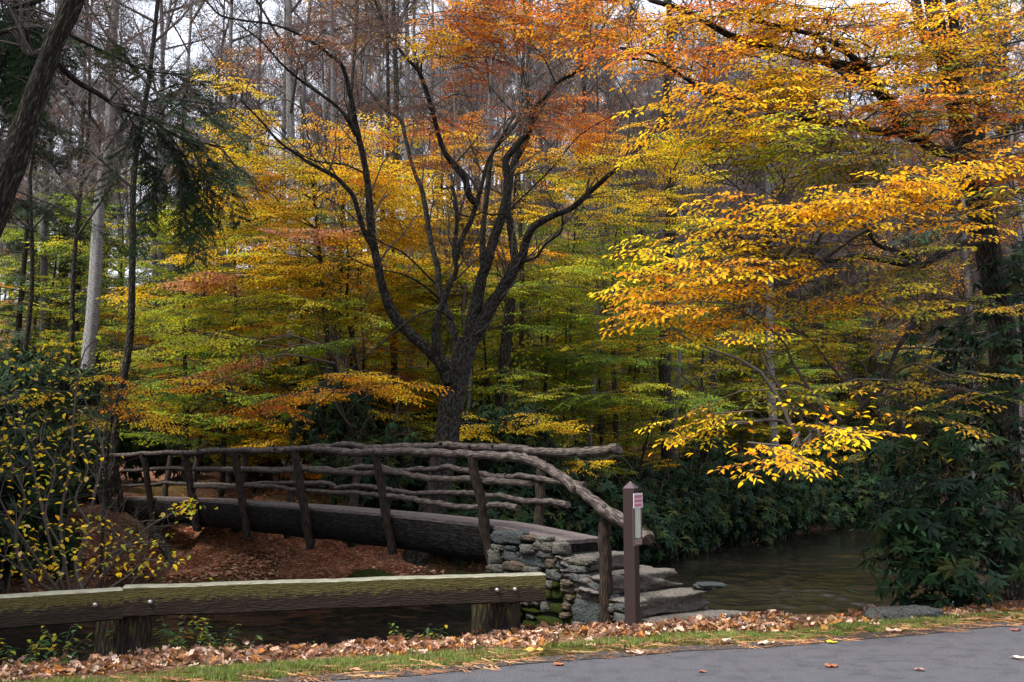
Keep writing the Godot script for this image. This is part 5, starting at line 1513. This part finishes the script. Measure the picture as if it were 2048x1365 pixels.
func build_forest() -> void:
	rng.seed = 31
	var grey := [[0.1, 0.085, 0.085], [0.15, 0.13, 0.13], [0.075, 0.062, 0.062]]
	var pole := []
	pole.append(keep_proto(pole_tree(21, 0.17, M.bark_grey, grey, [], 26, 0.3), "forest_tree", "tree"))
	pole.append(keep_proto(pole_tree(18, 0.12, M.bark_dark, grey, PALETTE.brown, 26, 0.3), "forest_tree", "tree"))
	pole.append(keep_proto(pole_tree(23, 0.2, M.bark_pale, grey, PALETTE.orange, 26, 0.45), "forest_tree", "tree"))
	pole.append(keep_proto(pole_tree(15, 0.09, M.bark_dark, grey, PALETTE.gold, 24, 0.2), "forest_tree", "tree"))
	pole.append(keep_proto(pole_tree(19, 0.14, M.bark_grey, grey, PALETTE.rust, 26, 0.3), "forest_tree", "tree"))
	var under := []
	for pals in [["yellow", "gold"], ["lime", "yellow"], ["green", "lime"], ["gold", "orange"], ["lime", "green"]]:
		under.append(keep_proto(layered_tree(rnd(6.0, 9.0), rnd(2.2, 2.9), [PALETTE[pals[0]], PALETTE[pals[1]]], S.spray_b, 26, M.bark_dark), "understorey_tree", "tree"))
	var dark := [keep_proto(hemlock(15, 0.16, 46, 0.12), "hemlock_tree", "tree"), keep_proto(hemlock(10, 0.1, 40, 0.06), "hemlock_tree", "tree"), keep_proto(hemlock(19, 0.2, 44, 0.36), "hemlock_tree", "tree")]
	var bush := [keep_proto(evergreen_shrub(2.2, 1.25, 330, S.rosette), "rhododendron", "shrub"), keep_proto(evergreen_shrub(3.0, 1.5, 420, S.rosette_b), "rhododendron", "shrub"), keep_proto(evergreen_shrub(1.4, 1.0, 240, S.rosette), "rhododendron", "shrub")]
	# the thicket along the far bank
	var n := 0
	while n < 110:
		var x := rnd(-4.5, 17.0)
		var w := (0.5 if x < 1.0 else -0.4) + absf(rng.randfn()) * (2.4 if n % 2 else 0.4)
		var d := shore(x) + w
		if Vector2(x + 1.75, d - 20.6).length() < 0.9 or beside_bridge(x, d) < 1.9: continue
		var right := x > 2.0
		copy_of(bush[rng.randi() % 3 if w > 1.0 else (0 if rng.randf() < 0.5 else 2)], on_ground(x, d), rnd(0, TAU), rnd(0.8, 1.25), "dark glossy rhododendron in the thicket over the stream right of the bridge" if right else "dark green rhododendron in the thicket behind the footbridge rails", "rhododendrons right of the bridge" if right else "rhododendrons behind the bridge")
		n += 1
	for k in 60:
		var x := rnd(-14.0, -7.9)
		var d := shore(x) + rnd(0.0, 8.0)
		if beside_bridge(x, d) < 1.5 or (x > -0.47 * d and d < 23.5) or x > -0.4 * d: continue
		copy_of(bush[rng.randi() % 3], on_ground(x, d), rnd(0, TAU), rnd(0.8, 1.3), "dark rhododendron on the bank left of the bridge's far end", "rhododendrons left of the bridge")
	for k in 12:
		var x := rnd(-8.0, 3.0)
		copy_of(bush[rng.randi() % 3], on_ground(x, shore(x) + rnd(7.0, 13.0)), rnd(0, TAU), rnd(0.9, 1.3), "rhododendron deeper in the wood behind the great beech", "rhododendrons deeper in the wood")
	# bare saplings, thin dark stems between the leaves
	var thin := [keep_proto(pole_tree(8.0, 0.05, M.bark_dark, grey, [], 9, 0.35), "sapling", "tree"), keep_proto(pole_tree(6.0, 0.035, M.bark_dark, grey, PALETTE.lime, 8, 0.3), "sapling", "tree"), keep_proto(pole_tree(10.0, 0.07, M.bark_grey, grey, [], 9, 0.4), "sapling", "tree")]
	for k in 52:
		var d := rnd(22.5, 40.0)
		var x := rnd(-0.5, 0.5) * d
		if d - shore(x) < 1.5 or beside_bridge(x, d) < 1.5 or (d < 31.0 and x < -0.38 * d): continue
		var i := rng.randi() % 3
		copy_of(thin[i], on_ground(x, d), rnd(0, TAU), rnd(0.8, 1.3), ["bare dark sapling between the leafy young trees", "thin dark sapling with a few lime leaves", "bare grey sapling between the leafy young trees"][i], ["bare dark", "lime leaved", "bare grey"][i] + " saplings")
	# tall slim trunks whose crowns stand above the view
	var slim := [keep_proto(pole_tree(22.0, 0.13, M.bark_grey, grey, [], 12, 0.62), "slim_tree", "tree"), keep_proto(pole_tree(20.0, 0.1, M.bark_dark, grey, PALETTE.gold, 12, 0.6), "slim_tree", "tree")]
	for k in 26:
		var d := rnd(27.0, 46.0)
		var x := rnd(-0.45, 0.5) * d
		if d - shore(x) < 2.5 or beside_bridge(x, d) < 1.5: continue
		copy_of(slim[k % 2], on_ground(x, d), rnd(0, TAU), rnd(0.85, 1.2), ["slim grey trunk in the wood behind the stream, its crown out of view", "slim dark trunk in the wood behind the stream, its crown out of view"][k % 2], ["slim grey trunks", "slim dark trunks"][k % 2])
	for p in thin + slim: p.free()
	# understorey
	for k in 98:
		var d := rnd(26.0, 62.0) if k % 2 else rnd(25.0, 38.0)
		var x := rnd(-0.56, 0.56) * d
		var w := d - shore(x)
		if w < 3.0 or (d < 31.0 and x < -0.35 * d): continue
		var i: int = [1, 2, 4, 0, 1, 2, 4, 3][rng.randi() % 8]
		if x > -4.0 and rng.randf() < 0.7: i = [1, 2, 4, 2][rng.randi() % 4]
		copy_of(under[i], on_ground(x, d), rnd(0, TAU), rnd(0.75, 1.2), ["small yellow and gold tree in the wood behind the stream", "small lime and yellow tree in the wood behind the stream", "small green tree in the wood behind the stream", "small gold and orange tree in the wood behind the stream", "small yellow-green tree in the wood behind the stream"][i], ["yellow", "lime", "green", "orange", "yellow-green"][i] + " understorey trees")
	for k in 34:
		var d := rnd(33.0, 52.0)
		var x := rnd(0.05, 0.46) * d
		if d - shore(x) < 1.5: continue
		var i: int = [1, 2, 4, 2][rng.randi() % 4]
		copy_of(under[i], on_ground(x, d), rnd(0, TAU), rnd(0.9, 1.3), ["", "small lime and yellow tree on the far shore behind the right beech", "small green tree on the far shore behind the right beech", "", "small yellow-green tree on the far shore behind the right beech"][i], ["", "lime", "green", "", "yellow-green"][i] + " trees on the far shore at right")
	for q in [[-8.9, 18.2, 0.7, 2], [-9.4, 20.0, 1.0, 0], [-9.9, 21.8, 0.9, 0], [-8.7, 19.3, 0.6, 2], [-10.3, 20.6, 1.1, 1], [-8.3, 18.6, 0.45, 2], [-10.6, 24.6, 1.0, 0], [-11.2, 26.2, 1.1, 1], [-10.0, 26.8, 0.9, 0], [-12.0, 25.2, 1.0, 1], [-9.2, 27.6, 0.9, 2], [-10.0, 23.6, 0.6, 2]]:
		copy_of(bush[q[3]], on_ground(q[0], q[1]), rnd(0, TAU), q[2], "dark rhododendron on the bank left of the bridge's far end", "rhododendrons left of the bridge")
	# forest on the slope
	for k in 110:
		var d := rnd(36.0, 100.0)
		var x := rnd(-0.58, 0.58) * d
		if d - shore(x) < 4.0: continue
		if x < -0.1 * d and rng.randf() < 0.72: continue
		var i: int = [0, 1, 3, 0, 1, 2, 4][rng.randi() % 7]
		copy_of(pole[i], on_ground(x, d), rnd(0, TAU), rnd(0.8, 1.2), ["bare grey pole tree on the wooded slope", "dark thin tree with brown leaf remnants on the wooded slope", "tall pale tree with thin orange leaves on the wooded slope", "thin dark tree with gold leaves on the wooded slope", "grey tree with rust leaves on the wooded slope"][i], ["bare grey", "brown leaved", "pale", "gold leaved", "rust leaved"][i] + " slope trees")
	for k in 150:
		var d := rnd(50.0, 100.0)
		var x := rnd(-0.54, 0.58) * d
		var i: int = [0, 1, 4, 0, 1, 2][rng.randi() % 6]
		copy_of(pole[i], on_ground(x, d), rnd(0, TAU), rnd(0.7, 1.0), ["bare grey pole tree high on the wooded slope", "dark thin tree with brown leaf remnants high on the wooded slope", "tall pale tree with thin orange leaves high on the wooded slope", "", "grey tree with rust leaves high on the wooded slope"][i], ["bare grey", "brown leaved", "pale", "", "rust leaved"][i] + " trees high on the slope")
	for k in 60:
		var d := rnd(42.0, 80.0)
		var x := rnd(0.12, 0.6) * d
		var i: int = [3, 2, 3, 4][rng.randi() % 4]
		copy_of(pole[i], on_ground(x, d), rnd(0, TAU), rnd(0.9, 1.2), ["", "", "tall pale tree with thin orange leaves behind the right beech", "thin dark tree with gold leaves behind the right beech", "grey tree with rust leaves behind the right beech"][i], ["", "", "pale", "gold leaved", "rust leaved"][i] + " trees behind the right beech")
	# hemlocks at left
	for q in [[-15.8, 31.5, 0], [-16.6, 34.5, 1], [-14.6, 33.0, 0], [-17.5, 38.0, 0], [-12.2, 36.0, 0], [-20.0, 44.0, 0], [-10.6, 34.0, 1], [-16.5, 46.0, 0], [-22.0, 50.0, 0], [-14.0, 39.0, 1], [-18.0, 52.0, 0]]:
		copy_of(dark[q[2]], on_ground(q[0], q[1]), rnd(0, TAU), rnd(0.85, 1.1), "dark hemlock among the trunks at the left of the wood", "hemlocks at left")
	# the wood on the camera's side of the road, which keeps the faces turned to the road in shade
	for q in [[-9.0, -7.0, 0], [-5.5, -9.0, 1], [-2.0, -6.5, 0], [2.5, -8.0, 1], [6.5, -6.0, 0], [11.0, -7.5, 0], [-13.0, -5.0, 0], [15.0, -4.0, 0], [0.5, -12.0, 0], [8.5, -12.0, 0], [-7.0, -13.0, 0], [-4.0, -5.0, 0], [4.5, -5.0, 0], [9.0, -4.0, 0], [-10.5, -10.0, 0], [13.0, -9.0, 0], [-1.0, -9.0, 0]]:
		copy_of(dark[q[2]], on_ground(q[0], q[1]), rnd(0, TAU), rnd(1.0, 1.25), "hemlock on the near side of the road behind the viewer", "hemlocks on the near side of the road")
	for q in [[8.8, 15.8, 0], [10.2, 17.0, 0], [14.5, 44.0, 1], [17.5, 46.5, 0], [20.5, 51.0, 0], [12.3, 41.5, 1], [23.0, 50.0, 0]]:
		copy_of(dark[q[2]], on_ground(q[0], q[1]), rnd(0, TAU), rnd(0.85, 1.1), "dark hemlock on the near bank behind the right beech" if q[1] < 20.0 else "dark hemlock on the far shore behind the right beech", "hemlocks on the near bank at right" if q[1] < 20.0 else "hemlocks on the far shore at right")
	for q in [[-10.4, 12.6, 0], [-11.6, 9.6, 0], [-10.2, 7.6, 0], [-12.6, 15.0, 0], [-8.6, 5.6, 1], [-9.2, 14.2, 2], [-8.3, 11.4, 2], [-10.8, 16.6, 2]]:
		copy_of(dark[q[2]], on_ground(q[0], q[1]), rnd(0, TAU), rnd(1.05, 1.3), "dark hemlock just outside the view at left, beside the leaning trunk", "hemlocks beside the leaning trunk")
	for q in [[-5.3, 10.4, 0.55], [-4.5, 10.9, 0.45], [-3.6, 11.2, 0.36]]:
		copy_of(bush[2], on_ground(q[0], q[1]), rnd(0, TAU), q[2], "low dark green bush at the hazel's foot behind the guard rail", "low bushes at the hazel's foot")
	for p in pole + under + dark + bush: p.free()

func build_shrubs() -> void:
	rng.seed = 41
	# the big rhododendron that hangs over the stream at right
	var root := thing("rhododendron", on_ground(6.6, 13.4), "large rhododendron hanging over the stream at lower right", "shrub")
	var t := growing(root)
	for l in [[[[2060, 1180], [2030, 1090], [1985, 1010], [1930, 980], [1860, 960]], 12.6, 12.0, 0.05, 0.015], [[[2080, 1200], [2040, 1120], [1990, 1080], [1900, 1070], [1820, 1060], [1770, 1060]], 12.6, 11.6, 0.04, 0.012], [[[2070, 1150], [2050, 1000], [2010, 880], [1960, 800], [1900, 740]], 13.0, 12.6, 0.05, 0.015], [[[2070, 1160], [2000, 1150], [1920, 1140], [1850, 1130], [1800, 1150]], 12.4, 11.6, 0.03, 0.01], [[[2090, 1000], [2060, 800], [2040, 600]], 13.4, 13.4, 0.05, 0.02]]:
		var s := limb(t, "stem", px_path(l[0], l[1], l[2]), l[3], l[4], M.bark_dark, 7)
		sprout(t, s, 12, 0.6, 2, 0.2, 0.2)
	var clumps := [[1900, 985, 11.9, 110, 50, 90], [1800, 1050, 11.5, 60, 36, 60], [1870, 1060, 11.6, 90, 40, 90], [1960, 1040, 12, 90, 60, 80], [1830, 1130, 11.5, 80, 40, 80], [1900, 1150, 11.6, 80, 50, 80], [1990, 930, 12.4, 80, 60, 90], [1880, 900, 12.6, 100, 50, 90], [1960, 830, 12.8, 100, 60, 90], [1850, 800, 13.2, 90, 60, 60], [2010, 720, 13, 60, 80, 80], [1920, 690, 13.4, 90, 60, 60], [1780, 900, 13.4, 80, 50, 60], [2020, 1090, 12.2, 50, 60, 50], [1850, 1195, 11.5, 40, 26, 26], [2020, 560, 13.6, 50, 80, 50]]
	for c in clumps:
		for k in int(c[5] * 0.62):
			var v := Vector3(rng.randfn(), rng.randfn(), rng.randfn()) * 0.55
			var p: Vector3 = at(c[0], c[1], c[2]) + Vector3(v.x * c[3], v.y * c[4], v.z * 60.0) * c[2] / FOCAL
			var up := (v * 0.5 + Vector3(rnd(-0.5, 0.1), 0.8, rnd(-0.1, 0.5))).normalized()
			var x := up.cross(Vector3(rnd(-1, 1), 0.1, rnd(-1, 1))).normalized()
			var g := rnd(0.8, 1.25)
			t.where.append(Transform3D(Basis(x * g, up * g, x.cross(up) * g), p - root.position))
			t.tint.append(pick(EVERGREEN))
	for k in 230:
		var c: Array = clumps[[0, 1, 2, 4, 5][k % 5]]
		var v := Vector3(rng.randfn(), rng.randfn(), rng.randfn()) * 0.6
		var p: Vector3 = at(c[0], c[1], c[2]) + Vector3(v.x * c[3], v.y * c[4], v.z * 50.0 + 30.0) * c[2] / FOCAL
		part("leaf", S.leaf_rhododendron, root, Transform3D((Basis(Vector3.UP, rnd(0, TAU)) * Basis(Vector3.BACK, rnd(-0.7, 0.3))).scaled(Vector3.ONE * rnd(0.12, 0.17)), p - root.position))
	grown(t, S.rosette, M.twig)

	# the hazel at left, big leaves turning yellow
	root = thing("hazel_shrub", on_ground(-4.2, 10.7), "straggling hazel shrub with large yellow and green leaves behind the guard rail", "shrub")
	t = growing(root)
	var tips := []
	for l in [[[[130, 1190], [100, 1090], [70, 960], [40, 830], [10, 700]], 10.4, 10.0], [[[150, 1190], [165, 1090], [195, 960], [205, 900], [190, 850], [160, 780]], 10.5, 10.8], [[[180, 1190], [240, 1110], [290, 1060], [340, 1030], [400, 1000]], 10.4, 10.0], [[[120, 1190], [60, 1100], [20, 1040], [-20, 960]], 10.3, 9.8], [[[160, 1190], [200, 1130], [260, 1090], [330, 1085]], 10.3, 9.8], [[[140, 1190], [120, 1050], [140, 930], [150, 800], [170, 700], [220, 670]], 10.4, 10.3], [[[110, 1190], [40, 1140], [0, 1110]], 10.2, 9.6], [[[190, 1190], [215, 1120], [225, 1060], [200, 1030]], 10.4, 10.2], [[[100, 1190], [130, 1120], [90, 1030], [110, 940], [80, 880], [95, 820]], 10.6, 10.8], [[[170, 1190], [150, 1130], [180, 1060], [150, 1000], [175, 940], [165, 900]], 10.2, 10.6], [[[60, 1190], [30, 1080], [50, 1000], [20, 920], [30, 860], [0, 800]], 10.6, 10.3], [[[200, 1190], [260, 1150], [290, 1120], [340, 1130]], 10.1, 9.7]]:
		var s := limb(t, "stem", px_path(l[0], l[1], l[2]), 0.018, 0.005, M.twig, 6)
		sprout(t, s, 9, 0.5, 2, 0.25, 0.1)
		for p in s[0]: tips.append(p)
	var spots := [[50, 740, 50, 50], [30, 860, 40, 50], [110, 790, 60, 40], [150, 880, 70, 50], [60, 960, 60, 40], [40, 1080, 50, 40], [130, 1040, 60, 40], [200, 1080, 60, 30], [250, 1110, 60, 26], [320, 1110, 40, 40], [370, 1012, 26, 14], [170, 1130, 70, 20], [60, 1130, 60, 20], [110, 700, 50, 30], [100, 920, 60, 40]]
	var kinds := ["hazel", "gold", "hazel", "lime", "yellow"]
	for k in 290:
		var q: Array = spots[k % spots.size()]
		var p := at(q[0] + q[2] * rng.randfn() * 0.7, q[1] + q[3] * rng.randfn() * 0.7, 10.1 + 0.35 * rng.randfn())
		var b := Basis(Vector3.UP, rnd(0, TAU)) * Basis(Vector3.BACK, rnd(-0.8, 0.2)) * Basis(Vector3.RIGHT, rnd(-0.6, 0.6))
		part("leaf", S["leaf_" + kinds[rng.randi() % 5]], root, Transform3D(b.scaled(Vector3(1, 1, 1.3) * rnd(0.042, 0.075)), p - root.position))
	for k in 420:
		var q: Array = spots[k % spots.size()]
		var p := at(q[0] + q[2] * rng.randfn() * 0.9, q[1] + q[3] * rng.randfn() * 0.9, 10.3 + 0.5 * rng.randfn())
		var b := Basis(Vector3.UP, rnd(0, TAU)) * Basis(Vector3.BACK, rnd(-0.8, 0.2)) * Basis(Vector3.RIGHT, rnd(-0.6, 0.6))
		t.where.append(Transform3D(b.scaled(Vector3(1, 1, 1.3) * rnd(0.045, 0.075)), p - root.position))
		t.tint.append(pick(PALETTE.hazel))
	grown(t, S.leaf_plain, M.twig)

	# weeds between the guard rail and the water
	for q in [[430, 1262, 9.6, 0.34, "leafy green weed right of the guard rail's left post"], [345, 1270, 9.4, 0.4, "green and yellow weed touching the guard rail's left post"], [500, 1275, 9.8, 0.26, "low pale green weed in the leaves under the rail"], [655, 1270, 10.2, 0.34, "arching green weed under the middle of the rail"], [120, 1300, 9.2, 0.46, "tall green weed under the left guard rail beam"], [40, 1310, 9.0, 0.42, "green weed at the left edge under the rail"], [820, 1262, 10.5, 0.4, "long leaved green seedling left of the guard rail's right post"], [855, 1256, 10.6, 0.36, "yellowing seedling beside the guard rail's right post"], [580, 1285, 10.0, 0.24, "small weed in the leaf drift under the rail"], [1965, 1235, 11.4, 0.34, "bright green weed at the road edge at right"], [805, 1240, 10.9, 0.5, "spindly weed standing behind the guard rail"], [250, 1300, 9.3, 0.34, "green weed right behind the guard rail's left post"], [380, 1268, 9.7, 0.42, "bushy green weed under the rail beside the left post"], [460, 1262, 9.9, 0.4, "bushy weed with pale leaves under the rail"], [90, 1290, 9.5, 0.5, "tall leafy weed under the left beam"], [160, 1290, 9.5, 0.5, "leafy weed left of the guard rail's left post"], [690, 1262, 10.4, 0.36, "trailing green weed under the rail's middle"], [840, 1250, 10.9, 0.46, "tufted green weed left of the right post"], [20, 1290, 9.3, 0.5, "weed in the lower left corner under the beam"]]:
		var p := at(q[0], q[1], q[2])
		root = thing("weed", on_ground(p.x, q[2]), q[4], "plant", "weeds on the verge")
		var leaves := Mb.new()
		var stems := Mb.new()
		for k in 6:
			var a := rnd(0, TAU)
			var top := Vector3(cos(a) * q[3] * 0.6, q[3] * rnd(0.6, 1.1), sin(a) * q[3] * 0.45)
			stems.tube(PackedVector3Array([Vector3(0, -0.05, 0), top * 0.5 + Vector3(0, 0.06, 0), top]), PackedFloat32Array([0.004, 0.003, 0.0015]), 4)
			for j in 9:
				var f := 0.25 + 0.75 * j / 8.0
				var here := Vector3(0, -0.05, 0).lerp(top, f) + Vector3(0, 0.24 * q[3] * f * (1.0 - f), 0)
				var b := rnd(0, TAU)
				var c := pick([[0.08, 0.17, 0.04], [0.12, 0.22, 0.05], [0.06, 0.13, 0.045], [0.3, 0.32, 0.03], [0.1, 0.2, 0.1]] if rng.randf() < 0.9 else [[0.55, 0.4, 0.03]])
				leaves.leaf(here, Vector3(cos(b), rnd(-0.3, 0.2), sin(b)).normalized(), Vector3.UP, rnd(0.05, 0.1), rnd(0.022, 0.045), 0.2, 0.25, c, true)
		part("stems", stems.done(M.twig), root)
		part("leaves", leaves.done(M.leaf), root).set_meta("kind", "stuff")

	# rocks at the water
	var rocks := [stone_mesh(201, 2.6, 0.35, M.stone_0, 7), stone_mesh(202, 3.2, 0.4, M.stone_3, 7), stone_mesh(203, 2.4, 0.4, M.stone_moss, 7)]
	for q in [[1812, 1243, 10.75, [0.8, 0.2, 0.45], 0, "flat grey rock half buried at the road edge"], [1420, 1160, 20.0, [0.6, 0.14, 0.4], 1, "low dark rock awash beyond the steps"], [740, 1160, 19.2, [0.9, 0.4, 0.7], 2, "mossy boulder at the foot of the leaf bank"], [700, 1138, 20.6, [0.8, 0.4, 0.6], 2, "mossy boulder behind the bridge log"], [925, 1150, 19.6, [0.7, 0.5, 0.6], 2, "mossy boulder between the great beech and the abutment"], [900, 1170, 18.4, [0.5, 0.3, 0.4], 1, "dark stone under the bridge log"], [1890, 1190, 17.0, [0.6, 0.22, 0.4], 1, "wet rock under the hanging rhododendron"]]:
		var p := at(q[0], q[1], q[2])
		var y := maxf(ground_y(p.x, q[2]), WATER)
		var o := part("rock", rocks[q[4]], self, Transform3D(Basis(Vector3.UP, rnd(-0.5, 0.5)).scaled_local(Vector3(q[3][0], q[3][1], q[3][2])), Vector3(p.x, y + q[3][1] * 0.12, p.z)))
		tag(o, q[5], "rock", "rocks along the stream")
	# a mossy log lying on the gully's edge
	var m := Mb.new()
	m.tube(PackedVector3Array([at(300, 1050, 22.0), at(335, 1105, 21.2), at(372, 1168, 20.3)]), PackedFloat32Array([0.11, 0.1, 0.09]), 9, 0.12)
	tag(part("fallen_log", m.done(M.bark_dark), self), "dark fallen log along the left edge of the leaf bank", "log")

# ---------------------------------------------------------------- everything

func _ready() -> void:
	# camera
	var cam := Camera3D.new()
	cam.name = "camera"
	cam.fov = rad_to_deg(2.0 * atan(682.5 / FOCAL))
	cam.position = EYE
	cam.rotation.x = PITCH
	cam.near = 0.1
	cam.far = 2000.0
	cam.current = true
	add_child(cam)
	# overcast sky, exposure
	var sky_material := ProceduralSkyMaterial.new()
	sky_material.sky_top_color = Color(0.84, 0.87, 0.93)
	sky_material.sky_horizon_color = Color(0.9, 0.91, 0.95)
	sky_material.sky_curve = 0.2
	sky_material.ground_bottom_color = Color(0.2, 0.18, 0.16)
	sky_material.ground_horizon_color = Color(0.5, 0.5, 0.5)
	sky_material.sun_angle_max = 1.0
	var sky := Sky.new()
	sky.sky_material = sky_material
	var env := Environment.new()
	env.background_mode = Environment.BG_SKY
	env.sky = sky
	env.background_energy_multiplier = 1.0
	env.tonemap_mode = Environment.TONE_MAPPER_LINEAR
	env.tonemap_exposure = 2.5
	env.sdfgi_enabled = true
	env.ssao_enabled = true
	env.ssil_enabled = true
	var around := WorldEnvironment.new()
	around.name = "environment"
	around.environment = env
	add_child(around)
	# the veiled sun: high, to the left and a little behind the camera
	var sun := DirectionalLight3D.new()
	sun.name = "sun"
	sun.light_color = Color(1.0, 0.98, 0.95)
	sun.light_energy = 1.15
	sun.light_angular_distance = 16.0
	sun.shadow_enabled = true
	add_child(sun)
	sun.look_at_from_position(Vector3.ZERO, -Vector3(-0.45, 0.85, 0.25))

	rng.seed = 1
	hills.seed = 2
	hills.frequency = 0.03
	fine.seed = 3
	fine.frequency = 0.35
	fine.fractal_octaves = 3
	make_materials()
	make_shapes()
	build_ground()
	build_bridge()
	build_abutments()
	build_guard_rail()
	build_sign()
	build_great_beech()
	build_right_beech()
	build_understorey()
	build_left_trees()
	build_forest()
	build_shrubs()
	build_ground_cover()
